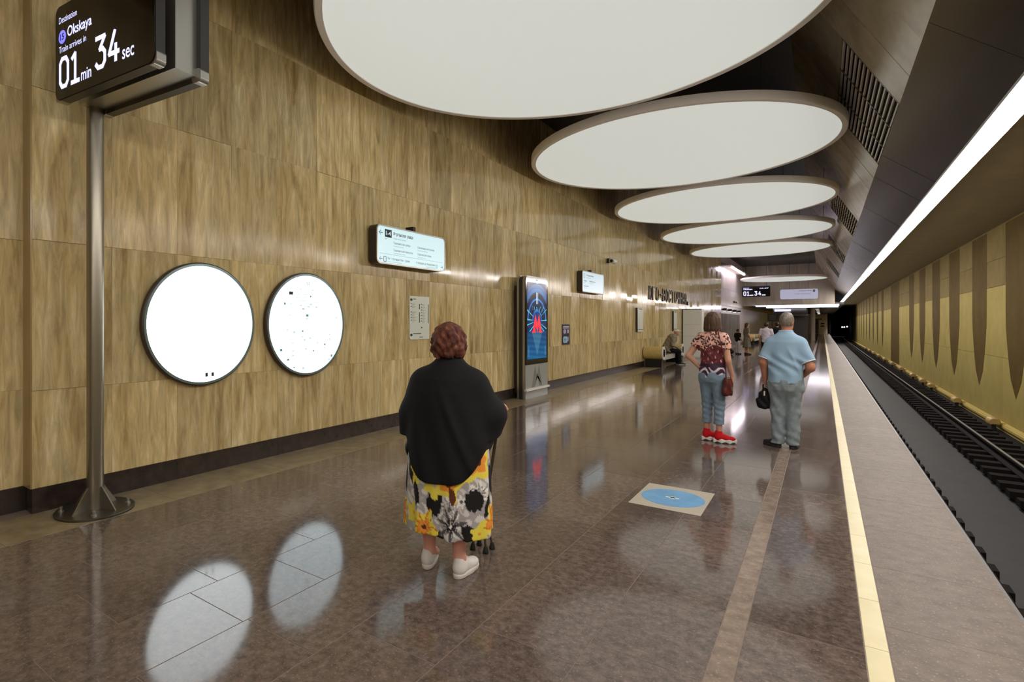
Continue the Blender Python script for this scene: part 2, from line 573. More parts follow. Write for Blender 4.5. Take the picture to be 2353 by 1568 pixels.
M['sign_lavender'] = mat('sign_lavender', (120, 120, 136), 0.3, emit=(200, 200, 228), power=0.55)
M['ink'] = mat('ink', (14, 40, 48), 0.5)
M['ink_soft'] = mat('ink_soft', (90, 130, 138), 0.5, emit=(120, 160, 168), power=0.3)
M['ink_pale'] = mat('ink_pale', (150, 175, 180), 0.5, emit=(190, 218, 224), power=0.8)
M['paper'] = mat('paper', (214, 220, 208), 0.35)
M['paper_ink'] = mat('paper_ink', (40, 46, 44), 0.5)
M['paper_grey'] = mat('paper_grey', (150, 158, 150), 0.5)
M['letters'] = mat('letters', (40, 28, 18), 0.35, 0.4)
M['white_metal'] = mat('white_metal', (226, 222, 214), 0.4)
M['white_panel'] = mat('white_panel', (240, 242, 240), 0.3)
M['bench_stone'] = stone('bench_stone', [(0.3, (186, 160, 96)), (0.7, (206, 182, 118))], 5.0, rough=0.4, vary=0.05)
M['purple_poster'] = mat('purple_poster', (36, 26, 66), 0.3)
M['poster_print'] = vcol('poster_print', 0.4)
M['screen_print'] = vcol('screen_print', 0.2, emit=0.9, black=True)
M['red_logo'] = mat('red_logo', (240, 34, 48), 0.5, emit=(246, 34, 50), power=0.95)
M['glass_grey'] = mat('glass_grey', (176, 180, 178), 0.18, 0.3)
M['grey_mark'] = mat('grey_mark', (136, 140, 138), 0.25, 0.2)
M['sticker_blue'] = stone('sticker_blue', [(0.3, (92, 146, 190)), (0.7, (112, 166, 208))], 8.0, rough=0.4, vary=0.0)
M['sticker_base'] = mat('sticker_base', (176, 168, 152), 0.35)
M['ribbed'] = stone('ribbed', [(0.3, (120, 116, 110)), (0.7, (168, 162, 154))], 3.0, stretch=(8, 8, .4), rough=0.3, vary=0.2)
M['brown_door'] = mat('brown_door', (66, 52, 44), 0.3)
M['grey_panel'] = stone('grey_panel', [(0.3, (190, 180, 166)), (0.7, (214, 204, 190))], 2.0, stretch=(2, 2, .4), rough=0.3, vary=0.1)

# ------------------------------------------------------------------ key dimensions (metres)
WALL_X = -5.13            # face of the travertine wall
EDGE_X = 0.82             # platform edge
TRACK_X = 4.0             # track wall
Y_BACK, Y_FAR = -9.0, 118.0
Y_HALL = 39.4             # end of the travertine wall
Y_PORTAL = 52.0
CEIL_Z = 6.2

# ------------------------------------------------------------------ floor
floor = struct(obj('floor', G().box(-5.45, EDGE_X, Y_BACK, 104.0, -0.16, -0.0012), M['grout']))
GAP = 0.004
def slab_rows(x0, x1, lengths, y0, y1, phase):
    out = []; y = y0 + phase
    i = 0
    while y < y1:
        l = lengths[i % len(lengths)] if not callable(lengths) else lengths()
        out.append((x0, x1, y, min(y+l, y1))); y += l; i += 1
    return out
SLAB_MESH = {}
def slab_mesh(w, l, m, name):
    key = (name, round(w, 3), round(l, 3))
    if key not in SLAB_MESH:
        me = G().chamfer_box(w-GAP, l-GAP, 0.02, 0.001).mesh(name)
        me.materials.append(m)
        SLAB_MESH[key] = me
    return SLAB_MESH[key]
def lay(slabs, m, name, zt=0.0, limit=300, far=60.0, big=0.04):
    slabs = sorted(slabs, key=lambda s: (s[3] < 0.6, math.hypot((s[0]+s[1])/2, (s[2]+s[3])/2)))
    rest = G()
    for i, (x0, x1, y0, y1) in enumerate(slabs):
        c = ((x0+x1)/2, (y0+y1)/2, zt)
        if i < limit and y1 > 0.6 and c[1] < far:
            obj(name, slab_mesh(x1-x0, y1-y0, m, name), None, floor, c)
        else:
            t = G().chamfer_box(x1-x0-GAP, y1-y0-GAP, 0.02, 0.0015)
            rest.add([(p[0]+c[0], p[1]+c[1], p[2]+c[2]) for p in t.v], t.f)
    if rest.v: stuff(obj(name, rest, m, floor))

cols = [-4.52, -3.9, -3.4, -2.9, -2.4, -1.9, -1.4, -0.9, -0.415]
slabs = []
for i in range(len(cols)-1):
    slabs += slab_rows(cols[i], cols[i+1], [0.78, 0.78, 0.58], Y_BACK, 104.0, [0.0, 0.41, 0.2, 0.6, 0.05, 0.33, 0.722, 0.15][i])
slabs += slab_rows(-0.31, 0.16, [0.78, 0.58, 0.78], Y_BACK, 104.0, 0.25)
lay(slabs, M['granite'], 'floor_slab', limit=300)
lay(slab_rows(-0.415, -0.31, [1.16], Y_BACK, 104.0, 0.1), M['band_granite'], 'band_slab', zt=-0.001, far=22)
lay(slab_rows(0.16, 0.252, [0.58], Y_BACK, 104.0, 0.22), M['yellow_tile'], 'yellow_tile', far=30)
lay(slab_rows(0.252, EDGE_X+0.01, [0.87], Y_BACK, 104.0, 0.5), M['edge_granite'], 'edge_slab', far=30)
lay(slab_rows(-5.13, -4.52, [1.25], Y_BACK, Y_HALL, 0.3), M['border_stone'], 'border_slab', far=30)

# ------------------------------------------------------------------ left wall
wall = struct(obj('wall_left', G().box(WALL_X-0.5, WALL_X-0.022, 1.68, Y_HALL, 0, CEIL_Z).box(WALL_X-0.5, WALL_X-0.187, Y_BACK, 1.68, 0, CEIL_Z), M['wall_bed']))
zrows = [0.2, 1.0, 2.24, 3.49, 4.74, CEIL_Z]
wslabs = []
y = 1.656
while y < Y_HALL-0.02:
    for r in range(5):
        wslabs.append((y, min(y+0.625, Y_HALL), zrows[r], zrows[r+1], WALL_X))
    y += 0.625
for c in range(3):
    for r in range(5):
        wslabs.append((1.656-0.625*(c+1), 1.656-0.625*c, zrows[r], zrows[r+1], WALL_X-0.165))
wslabs.sort(key=lambda s: math.hypot((s[0]+s[1])/2, 5.1, (s[2]+s[3])/2-1.5) + (4 if s[2] > 4.7 else 0))
wmesh = {}
rest = G()
for i, (y0, y1, z0, z1, xx) in enumerate(wslabs):
    key = (round(y1-y0, 3), round(z1-z0, 3))
    R = Matrix.Rotation(PI/2, 3, 'Y')
    tilt = (rng.normal(0, 0.0042), rng.normal(0, 0.0022))
    if key not in wmesh:
        t = G().chamfer_box(key[1]-0.0012, key[0]-0.0012, 0.02, 0.0008)   # local x -> -z
        t.v = [tuple(R @ Vector(p)) for p in t.v]
        me = t.mesh('wall_slab'); me.materials.append(M['travertine']); wmesh[key] = me
    c = (xx, (y0+y1)/2, (z0+z1)/2)
    if i < 300:
        obj('wall_slab', wmesh[key], None, wall, c, (0, tilt[0], tilt[1]))
    else:
        rm = Matrix.Rotation(tilt[1], 3, 'Z') @ Matrix.Rotation(tilt[0], 3, 'Y')
        me = wmesh[key]
        rest.add([tuple(rm @ v.co + Vector(c)) for v in me.vertices], [tuple(p.vertices) for p in me.polygons])
stuff(obj('wall_slab', rest, M['travertine'], wall))
g = G().box(WALL_X-0.165, WALL_X+0.0, 1.645, 1.656, 0.2, CEIL_Z)
obj('corner_return', g, M['travertine_plain'], wall)
# plain continuation behind the camera
struct(obj('wall_left_rear', G().box(WALL_X-0.5, WALL_X-0.165, Y_BACK, 1.656-1.875, 0.2, CEIL_Z), M['travertine_plain']))
# plinth
bb = struct(obj('baseboard_left', G().box(WALL_X-0.3, WALL_X-0.02, 1.66, Y_HALL, 0, 0.198).box(WALL_X-0.5, WALL_X-0.16, Y_BACK, 1.66, 0, 0.198), M['plinth']))
y = 1.652; i = 0
while y < Y_HALL-0.05:
    l = min(1.25, Y_HALL-y)
    obj('plinth_slab', G().box(WALL_X-0.03, WALL_X+0.012, y+0.001, y+l-0.001, 0.0, 0.2), M['plinth'], bb); y += l
for k in range(2):
    obj('plinth_slab', G().box(WALL_X-0.19, WALL_X-0.153, 1.652-1.25*(k+1), 1.651-1.25*k, 0.0, 0.2), M['plinth'], bb)

# ------------------------------------------------------------------ ceiling, sloped soffit over the platform edge
E1 = (0.73, 4.16)                      # lower edge of the sloped stone
def slope_x(z): return E1[0] - 0.56*(z-E1[1])
struct(obj('ceiling', G().box(WALL_X-0.5, 0.3, Y_BACK, Y_PORTAL, CEIL_Z, CEIL_Z+0.2), M['dark_ceiling']))
trim1 = struct(obj('trim_1', G().add([(slope_x(3.2+1.0)+0.25, Y_BACK, 4.2), (slope_x(CEIL_Z)+0.25, Y_BACK, CEIL_Z), (slope_x(CEIL_Z)+0.25, Y_PORTAL, CEIL_Z), (slope_x(4.2)+0.25, Y_PORTAL, 4.2)], [(0,1,2,3)]), M['void']))
grilles = [(8.65, 11.74), (18.0, 21.0), (27.3, 30.3), (36.6, 39.6), (-0.7, 2.3)]
SL = math.hypot(0.56, 1.0)
def slope_pt(s, y, out=0.0):
    """Point s metres up the slope from E1; out>0 towards the platform side."""
    ux, uz = -0.56/SL, 1.0/SL
    nx, nz = -1.0/SL, -0.56/SL
    return (E1[0]+ux*s+nx*out, y, E1[1]+uz*s+nz*out)
S_TOP = (CEIL_Z-E1[1])*SL
S_GR = 1.1                              # grilles fill the lower part of the slope
def slope_slab(s0, s1, y0, y1, out=0.0, th=0.03):
    vs = [slope_pt(s, y, o) for o in (out, out-th) for s, y in ((s0,y0),(s0,y1),(s1,y1),(s1,y0))]
    return G().add(vs, [(0,1,2,3),(7,6,5,4),(0,4,5,1),(1,5,6,2),(2,6,7,3),(3,7,4,0)])
segs = []
cur = Y_BACK
for a, b in sorted(grilles)+[(Y_PORTAL, None)]:
    n = max(1, round((a-cur)/0.97)); l = (a-cur)/n
    for k in range(n): segs.append((cur+k*l, cur+(k+1)*l, 0.0))
    if b is not None:
        for k in range(3): segs.append((a+k*(b-a)/3, a+(k+1)*(b-a)/3, S_GR)); 
        cur = b
for y0, y1, s0 in segs:
    o = obj('soffit_panel', slope_slab(s0, S_TOP, y0+0.003, y1-0.003, rng.normal(0, .002)), M['soffit_stone'], trim1)
for i, (a, b) in enumerate(sorted(grilles)):
    if b < 3: continue
    where = ['', 'nearest dark ventilation grille with thin pale bars in the sloped soffit', 'second ventilation grille along the sloped soffit, past the second luminous disc',
             'third ventilation grille along the sloped soffit, small in the distance', 'farthest ventilation grille along the sloped soffit near the portal'][i]
    t = thing('vent_grille', where, 'grille', slope_pt(0, (a+b)/2), 0, 'ventilation grilles in the soffit')
    L0 = Vector(t.location)
    def rel(gm):
        gm.v = [tuple(Vector(p)-L0) for p in gm.v]; return gm
    bar0 = None
    for k in range(14):
        s = 0.03 + k*(S_GR-0.06)/13
        obj('bar', rel(slope_slab(s-0.011, s+0.011, a+0.01, b-0.01, -0.005, 0.02)), M['alu'] if False else M['white_metal'], t)
    for yy in (a+0.006, a+(b-a)/3, a+2*(b-a)/3, b-0.006):
        obj('cross_bar', rel(slope_slab(0.0, S_GR, yy-0.008, yy+0.008, 0.003, 0.02)), M['steel'], t)
# dark soffit falling towards the light line
STRIP = (1.36, 1.55, 3.60)
trim2 = struct(obj('trim_2', G().box(0.8, 1.33, Y_BACK, 104, 4.3, 4.4), M['void']))
def soffit_slab(y0, y1, j):
    a = (E1[0]-0.004, E1[1]-0.012); b = (STRIP[0]-0.02, STRIP[2]+0.02)
    vs = [(a[0],y0,a[1]),(a[0],y1,a[1]),(b[0],y1,b[1]),(b[0],y0,b[1]),(a[0]+.04,y0,a[1]+.04),(a[0]+.04,y1,a[1]+.04),(b[0]+.04,y1,b[1]+.04),(b[0]+.04,y0,b[1]+.04)]
    return G().add([(p[0], p[1], p[2]+j) for p in vs], [(0,3,2,1),(4,5,6,7),(0,1,5,4),(1,2,6,5),(2,3,7,6),(3,0,4,7)])
y = Y_BACK
while y < 90:
    obj('soffit_panel', soffit_slab(y+0.002, y+1.54, rng.normal(0, 0.002)), M['soffit_dark'], trim2); y += 1.542
# light line
st = thing('light_strip', 'long white light line running above the platform edge into the distance', 'light strip', (1.455, 40, STRIP[2]))
obj('diffuser', G().prism([(0.095*math.cos(a), 0.0-0.075*math.sin(a)) for a in [PI*k/12 for k in range(13)]], -40+Y_BACK, 62), M['strip_light'], st)
obj('housing', G().box(-0.1, 0.1, -40+Y_BACK, 62, 0.0, 0.62), M['soffit_dark'], st)
obj('side_profile', G().box(-0.13, -0.1, -40+Y_BACK, 62, 0.0, 0.035), M['alu'], st)

# ------------------------------------------------------------------ track side
BED = -1.40
struct(obj('floor_trackbed', G().box(EDGE_X-0.2, TRACK_X+0.3, Y_BACK, 150, BED-0.3, BED), M['concrete_dark']))
struct(obj('wall_platform_edge', G().box(0.3, EDGE_X-0.13, Y_BACK, 104, BED, -0.16), M['void']))
wr = struct(obj('wall_right', G().box(TRACK_X+0.02, TRACK_X+0.3, Y_BACK, Y_FAR, BED, 4.4), M['track_wall']))
struct(obj('ceiling_track', G().box(1.5, TRACK_X+0.3, Y_BACK, Y_FAR, 4.35, 4.5), M['track_ceiling']))
# wall slabs in four courses
y = Y_BACK
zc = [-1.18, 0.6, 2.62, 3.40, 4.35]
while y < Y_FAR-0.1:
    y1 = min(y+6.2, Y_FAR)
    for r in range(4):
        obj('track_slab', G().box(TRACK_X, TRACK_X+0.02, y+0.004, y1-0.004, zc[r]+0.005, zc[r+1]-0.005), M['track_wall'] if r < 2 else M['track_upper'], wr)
    y = y1
# dark tapering bands as thin flat panels, pointed at the foot
def band_panel(yc, w, tip):
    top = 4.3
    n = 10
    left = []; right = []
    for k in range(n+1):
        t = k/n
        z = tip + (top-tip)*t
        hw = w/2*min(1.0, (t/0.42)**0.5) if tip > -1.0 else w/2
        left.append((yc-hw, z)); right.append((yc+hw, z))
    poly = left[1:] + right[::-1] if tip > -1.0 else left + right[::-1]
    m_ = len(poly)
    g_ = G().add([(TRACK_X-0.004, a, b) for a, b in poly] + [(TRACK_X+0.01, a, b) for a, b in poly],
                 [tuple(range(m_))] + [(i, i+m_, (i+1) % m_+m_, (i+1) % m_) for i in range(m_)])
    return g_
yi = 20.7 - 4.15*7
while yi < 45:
    obj('wall_band', band_panel(yi, 2.0, -0.42), M['track_band'], wr); yi += 4.15
obj('wall_band', band_panel(50.3, 5.4, -1.15), M['track_band'], wr)
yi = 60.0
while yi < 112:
    obj('wall_band', band_panel(yi, 1.9, -0.42), M['track_band'], wr); yi += 5.2
# ledge and third rail along the wall
struct(obj('trim_3', G().box(TRACK_X-0.12, TRACK_X, Y_BACK, Y_FAR, BED, -1.18).box(TRACK_X-0.16, TRACK_X-0.12, Y_BACK, Y_FAR, -1.26, -1.2), M['rail_yellow']))
labs = {21.4: 'nearest hooked yellow cable bracket at the foot of the track wall', 26.5: 'second hooked bracket from the frame edge at the foot of the track wall',
        32.0: 'third hooked bracket at the foot of the track wall', 34.5: 'fourth hooked bracket at the foot of the track wall'}
brk = None
for yb in (21.4, 26.5, 32.0, 34.5, 37.9, 43.0, 48.2, 53.5, 59.0, 64.5, 70.0, 76.0):
    g1 = G().lathe([(0.0, -0.18), (0.13, -0.18), (0.16, -0.12), (0.16, 0.12), (0.13, 0.18), (0.0, 0.18)], 12, 'y')
    g1.v = [(x, y_*1.6, max(z_, -0.06)) for x, y_, z_ in g1.v]
    t = thing('cable_bracket', labs.get(yb, 'small hooked yellow bracket in the distant row along the track wall'), 'bracket', (TRACK_X-0.3, yb, -1.22+0.05), 0, 'brackets at the foot of the track wall')
    t.scale = (0.8, 0.75, 0.8)
    obj('hood', g1, M['bracket'], t, (0, 0, 0.06), smooth=True)
    obj('arm', G().box(-0.03, 0.3, -0.05, 0.05, -0.05, 0.04), M['rail_yellow'], t)
    obj('foot', G().box(-0.05, 0.05, -0.22, -0.14, -0.23, 0.08), M['black'], t)
    obj('end_cap', G().box(-0.1, 0.1, 0.26, 0.34, -0.02, 0.14), M['black'], t)
# rails
for i, (xr, lab) in enumerate(((2.91, 'bright running rail nearest the yellow track wall'), (1.39, 'running rail under the platform edge'))):
    prof = [(-0.075, 0), (0.075, 0), (0.075, 0.02), (0.015, 0.05), (0.015, 0.13), (0.037, 0.145), (0.037, 0.18), (-0.037, 0.18), (-0.037, 0.145), (-0.015, 0.13), (-0.015, 0.05), (-0.075, 0.02)]
    t = thing('rail', lab, 'rail', (xr, 50, BED+0.171))
    obj('rail_body', G().prism(prof, -50+Y_BACK, 80), M['sleeper'], t)
    obj('rail_head', G().box(-0.022, 0.022, -50+Y_BACK, 80, 0.181, 0.184), M['rail_steel'], t)
struct(obj('trim_4', G().box(2.52, 3.86, Y_BACK, 150, BED, BED+0.05).box(0.75, 1.56, Y_BACK, 150, BED, BED+0.05), M['ballast']))
sm_far = G().box(-0.55, 0.55, -0.12, 0.12, -0.02, 0.1).mesh('sleeper'); sm_far.materials.append(M['sleeper'])
sm_near = G().box(-0.42, 0.42, -0.12, 0.12, -0.02, 0.1).mesh('sleeper'); sm_near.materials.append(M['sleeper'])
srow = {}
y = 1.5; k = 0
while y < 46:
    for xx, me, lab in ((3.02, sm_far, 'dark sleeper block under the far rail'), (1.16, sm_near, 'dark sleeper block under the platform edge')):
        o = obj('sleeper', me, None, None, (xx, y, BED+0.05+0.02))
        tag(o, lab, 'sleeper', 'sleepers under the far rail' if xx > 2 else 'sleepers under the near rail')
    y += 0.62; k += 1
g = G()
while y < 118:
    g.box(2.47, 3.57, y-0.12, y+0.12, BED+0.05, BED+0.17).box(1.02, 1.58, y-0.12, y+0.12, BED+0.05, BED+0.17); y += 0.62
stuff(tag(obj('sleeper', g, M['sleeper']), 'distant run of dark sleepers towards the tunnel mouth', 'sleeper'))
# tunnel mouth
struct(obj('wall_tunnel', G().box(0.6, 1.0, 104, 160, BED, 4.4).box(TRACK_X+0.0, TRACK_X+0.3, Y_FAR, 160, BED, 4.4).box(0.6, 4.3, 160, 160.3, BED, 4.4).box(0.6, 4.3, Y_FAR, 160, 4.35, 4.5).box(1.9, TRACK_X+0.2, Y_FAR, Y_FAR+0.3, 3.1, 4.4), M['void']))
for xx, zz in ((2.9, 0.9), (3.2, 0.9), (3.6, 1.0)):
    tag(obj('tunnel_lamp', G().lathe([(0.0, -0.06), (0.12, -0.05), (0.12, 0.05), (0.0, 0.06)], 10, 'y'), M['far_lamp'], None, (xx, 128, zz)), 'tiny signal lamp glowing deep in the tunnel', 'lamp', 'signal lamps in the tunnel')
# rear closing wall
struct(obj('wall_back', G().box(-5.6, TRACK_X+0.3, Y_BACK-0.2, Y_BACK, BED, CEIL_Z), M['travertine_plain']))

# ------------------------------------------------------------------ luminous discs
DR, DX, DZ = 2.56, -2.227, 4.67
names = ['huge white luminous ceiling disc cut by the top of the picture', 'second white luminous ceiling disc, just beyond the huge nearest one',
         'third white luminous ceiling disc counted from the camera', 'fourth white luminous ceiling disc counted from the camera',
         'fifth white luminous ceiling disc, last of the tight row', 'thin distant luminous disc in front of the grey portal']
ys = [DR*(2.16+2.13*k) for k in range(5)] + [46.4]
ys_all = [(-2, ys[0]-2*DR*2.13), (-1, ys[0]-DR*2.13)] + list(enumerate(ys))
face_me = rim_me = wire_me = None
for i, yc in ys_all:
    lab = names[i] if i >= 0 else ('luminous ceiling disc directly above the camera' if i == -1 else 'luminous ceiling disc behind the camera')
    t = thing('ceiling_disc', lab, 'ceiling light', (DX, yc, DZ), 0, 'luminous discs hung under the dark ceiling')
    if face_me is None:
        r = DR-0.085
        face_me = G().add([(0,0,0.012)]+[(r*math.cos(2*PI*k/160), r*math.sin(2*PI*k/160), 0.012) for k in range(160)],
                          [(0, 1+(k+1) % 160, 1+k) for k in range(160)]).mesh('luminous_panel'); face_me.materials.append(M['disc_face'])
        rim_me = G().lathe([(r-0.002, 0.014), (r, 0.002), (r+0.03, 0.0), (DR-0.015, 0.0), (DR, 0.018), (DR, 0.13), (DR-0.03, 0.14), (0.0, 0.14)], 160, cap=False).mesh('rim', True); rim_me.materials.append(M['disc_rim'])
        wire_me = G().lathe([(0.006, 0.14), (0.006, CEIL_Z-DZ)], 6).mesh('wire'); wire_me.materials.append(M['wire'])
    obj('luminous_panel', face_me, None, t); obj('rim', rim_me, None, t)
    for a in range(6):
        obj('wire', wire_me, None, t, (2.3*math.cos(a*PI/3+.2), 2.3*math.sin(a*PI/3+.2), 0))


# ------------------------------------------------------------------ signs and boards on the travertine wall
def wall_item(name, label, cat, y, z, off=0.0, group=None):
    """An Empty on the wall; local x runs along the wall (+Y), local -y points into the hall."""
    return thing(name, label, cat, (WALL_X+off, y, z), PI/2, group)

# round back-lit maps
def round_map(label, yc, zc, R, th, face, full):
    t = wall_item('round_map', label, 'map board', yc, zc, 0.0, 'round back-lit maps')
    g = G().lathe([(0.0, -0.002), (R-0.02, -0.002), (R, -0.02), (R, -th+0.01), (R-0.012, -th), (R-0.03, -th), (R-0.03, -th+0.02), (0.0, -th+0.02)], 96, 'y')
    obj('case', g, M['case_brown'], t, smooth=True)
    obj('bezel', G().frame(circ(R-0.012, 96), circ(R-0.036, 96), -th-0.004, -th+0.01), M['map_ring'], t)
    f = obj('map_face', G().prism(circ(R-0.036, 96), -th+0.004, -th+0.018), face, t)
    y0 = -th+0.002
    obj('metro_mark', G().frame(circ(0.022, 24, 0, R*0.80), circ(0.016, 24, 0, R*0.80), y0-0.001, y0+0.001), M['ink_soft'] if full else M['ink_pale'], t)
    text('station_name', 'Юго-Восточная', t, M['ink'] if full else M['ink_pale'], 0, R*0.66, width=0.24, height=0.026, y=y0, align='C', bold=0.01)
    if full:
        obj('exit_mark', G().box(-0.30, -0.24, y0-0.001, y0+0.001, R*0.56, R*0.62), M['ink'], t)
        for k in range(3):
            obj('text_line', G().box(-0.19, -0.19+[0.2, 0.16, 0.18][k], y0-0.001, y0+0.001, R*(0.57-0.06*k), R*(0.57-0.06*k)+0.008), M['ink_pale'], t)
        r2 = random.Random(3)
        for k in range(46):
            a = r2.uniform(0, 2*PI); q = R*math.sqrt(r2.uniform(0.02, 0.7))
            cx, cz = q*math.cos(a), q*math.sin(a)-0.06
            w, h = r2.uniform(0.01, 0.045), r2.uniform(0.006, 0.03)
            obj('map_mark', G().box(cx, cx+w, y0-0.001, y0+0.001, cz, cz+h), M['ink_soft'] if k % 4 == 0 else M['ink_pale'], t)
    else:
        for dx in (0.02, 0.09):
            obj('print_mark', G().box(dx, dx+0.028, y0-0.001, y0+0.001, -R*0.86, -R*0.86+0.04), M['ink'], t)
    return t
round_map('large round back-lit map glowing almost blank white, next to the steel pole', 3.15, 1.545, 0.63, 0.075, M['map_face'], False)
round_map('round back-lit map with faint street markings, right of the blank white one', 4.57, 1.54, 0.635, 0.075, M['map_face_b'], True)

# big exit sign
t = wall_item('exit_sign', 'wide back-lit exit sign with street names high on the wall', 'sign', 6.6, 2.675)
W, H, TH = 1.72, 0.555, 0.17
obj('case', G().prism(rrect(W, H, 0.08), -TH, -0.03), M['case_brown'], t)
obj('mounting_bracket', G().box(-0.6, 0.6, -0.03, 0.0, -0.2, 0.2), M['black'], t)
obj('mounting_bracket', G().box(0.03, 0.1, -0.14, 0.0, H/2-0.02, H/2+0.08), M['black'], t)
obj('bezel', G().frame(rrect(W, H, 0.08), rrect(W-0.04, H-0.04, 0.062), -TH-0.012, -TH), M['alu'], t)
obj('sign_face', G().prism(rrect(W-0.04, H-0.04, 0.062), -TH-0.006, -TH), M['sign_face'], t)
yy = -TH-0.008
def arrow(parent, x, z, s, d, y, m):
    g = G().box(x-s if d < 0 else x-s*.9, x+s*.9 if d < 0 else x+s, y-0.001, y+0.001, z-s*0.12, z+s*0.12)
    tipx = x + d*s
    for q in (1, -1):
        g.add([(tipx, y-.001, z-s*.13*q), (tipx-d*s*.85, y-.001, z+q*s*.8), (tipx-d*s*.85+(-d*s*.2), y-.001, z+q*s*.66), (tipx-d*s*.2, y-.001, z)], [(0,1,2,3)])
    obj('arrow', g, m, parent)
K = 0.74
arrow(t, -0.77, 0.22*K, 0.045, -1, yy, M['ink'])
obj('exit_number_box', G().box(-0.68, -0.53, yy-0.001, yy+0.001, 0.15*K, 0.30*K), M['ink'], t)
text('exit_number', '1-4', t, M['sign_face'], -0.605, 0.185*K, width=0.11, height=0.06, y=yy-0.002, align='C', bold=0.02)
text('caption', 'Exit', t, M['ink'], -0.675, 0.105*K, height=0.018, y=yy)
text('street_name', 'Ферганская улица', t, M['ink'], -0.49, 0.19*K, width=0.47, height=0.066, y=yy, bold=0.015)
text('caption', 'Ferganskaya street', t, M['ink_soft'], -0.49, 0.13*K, width=0.30, height=0.024, y=yy)
for s, s2, x, z, w in (('Ташкентская улица', 'Tashkentskaya street', -0.49, 0.03, 0.40), ('Самаркандский бульвар', 'Samarkandskiy boulevard', 0.10, 0.03, 0.45),
                       ('Ташкентский переулок', 'Tashkentskiy lane', -0.49, -0.11, 0.47), ('Сормовская улица', 'Sormovskaya street', 0.10, -0.11, 0.36)):
    text('street_name', s, t, M['ink'], x, z*K, width=w, height=0.04, y=yy)
    text('caption', s2, t, M['ink_soft'], x, (z-0.045)*K, width=w*0.6, height=0.019, y=yy)
obj('divider_line', G().box(-0.79, 0.79, yy-0.001, yy+0.001, -0.178*K, -0.174*K), M['ink_soft'], t)
ZL = -0.215
arrow(t, -0.77, ZL+0.01, 0.036, -1, yy, M['ink'])
obj('lift_symbol', G().frame(rrect(0.06, 0.08, 0.01, -0.68, ZL+0.01), rrect(0.046, 0.066, 0.008, -0.68, ZL+0.01), yy-0.001, yy+0.001), M['ink'], t)
text('caption', 'Лифт в конце платформы', t, M['ink'], -0.62, ZL, width=0.52, height=0.044, y=yy)
text('caption', 'Elevator at the end of the platform', t, M['ink_soft'], -0.62, ZL-0.03, width=0.34, height=0.018, y=yy)
text('caption', 'К поездам до Некрасовки', t, M['ink'], 0.57, ZL, width=0.50, height=0.044, y=yy, align='R')
text('caption', 'Trains to Nekrasovka', t, M['ink_soft'], 0.57, ZL-0.03, width=0.24, height=0.018, y=yy, align='R')
obj('lift_symbol', G().frame(rrect(0.04, 0.06, 0.01, 0.62, ZL+0.01), rrect(0.03, 0.05, 0.008, 0.62, ZL+0.01), yy-0.001, yy+0.001), M['ink_soft'], t)
arrow(t, 0.765, ZL+0.01, 0.03, 1, yy, M['ink'])

# small direction sign
t = wall_item('direction_sign', 'small squarish back-lit direction sign beyond the upright screen', 'sign', 14.8, 2.66)
W, H, TH = 1.74, 0.56, 0.15
obj('case', G().prism(rrect(W, H, 0.06), -TH, -0.03), M['case_brown'], t)
obj('mounting_bracket', G().box(-0.5, 0.5, -0.03, 0.0, -0.2, 0.2), M['black'], t)
obj('mounting_bracket', G().box(-0.03, 0.03, -0.1, 0.0, H/2-0.02, H/2+0.07), M['black'], t)
obj('bezel', G().frame(rrect(W, H, 0.06), rrect(W-0.04, H-0.04, 0.045), -TH-0.012, -TH), M['alu'], t)
obj('sign_face', G().prism(rrect(W-0.04, H-0.04, 0.045), -TH-0.006, -TH), M['sign_face_dim'], t)
yy = -TH-0.008
obj('train_symbol', G().frame(rrect(0.09, 0.12, 0.02, -0.72, 0.15), rrect(0.07, 0.10, 0.015, -0.72, 0.15), yy-0.001, yy+0.001), M['ink_soft'], t)
for s, s2, x, z, w in (('Некрасовка', 'Nekrasovka', -0.56, 0.14, 0.55), ('Косино', 'Kosino', -0.74, 0.0, 0.2), ('Дмитриевского', 'Dmitriyevskogo', -0.33, 0.0, 0.48), ('Лухмановская', 'Lukhmanovskaya', -0.74, -0.14, 0.34)):
    text('station_name', s, t, M['ink'], x, z, width=w, height=0.055 if w > .5 else .042, y=yy, bold=0.012)
    text('caption', s2, t, M['ink_soft'], x, z-0.045, width=w*0.62, height=0.024, y=yy)

# paper timetable
t = wall_item('station_list', 'white paper list of stations pinned to the wall, left of the upright screen', 'notice', 6.98, 1.64)
t.scale = (1.26, 1, 0.825)
W, H = 0.42, 0.83
obj('sheet', G().prism([(-W/2+0.02, -H/2), (W/2, -H/2), (W/2, H/2), (-W/2, H/2), (-W/2, -H/2+0.04)], -0.012, 0.0), M['paper'], t)
y0 = -0.0135
def dash(parent, x, z, w, h, m, y=y0, name='text_line'):
    obj(name, G().box(x, x+w, y-0.001, y+0.001, z, z+h), m, parent)
for zz in (0.345, -0.325):
    obj('metro_mark', G().prism(circ(0.024, 20, -0.175, zz), y0-0.001, y0+0.001), M['paper_ink'], t)
dash(t, -0.14, 0.355, 0.06, 0.012, M['paper_ink']); dash(t, -0.14, -0.31, 0.17, 0.014, M['paper_ink'])
for k, zz in enumerate((0.26, 0.21, 0.105, 0.052, 0.0, -0.052)):
    dash(t, -0.185, zz, 0.016, 0.016, M['paper_ink']); dash(t, -0.16, zz, 0.06+0.012*(k % 3), 0.009, M['paper_grey']); dash(t, -0.16, zz-0.022, 0.04, 0.007, M['paper_grey'])
for k in range(7):
    zz = 0.255-0.054*k
    dash(t, 0.03, zz, 0.016, 0.016, M['paper_ink']); dash(t, 0.055, zz, 0.055+0.012*(k % 2), 0.009, M['paper_grey']); dash(t, 0.055, zz-0.022, 0.04, 0.007, M['paper_grey'])
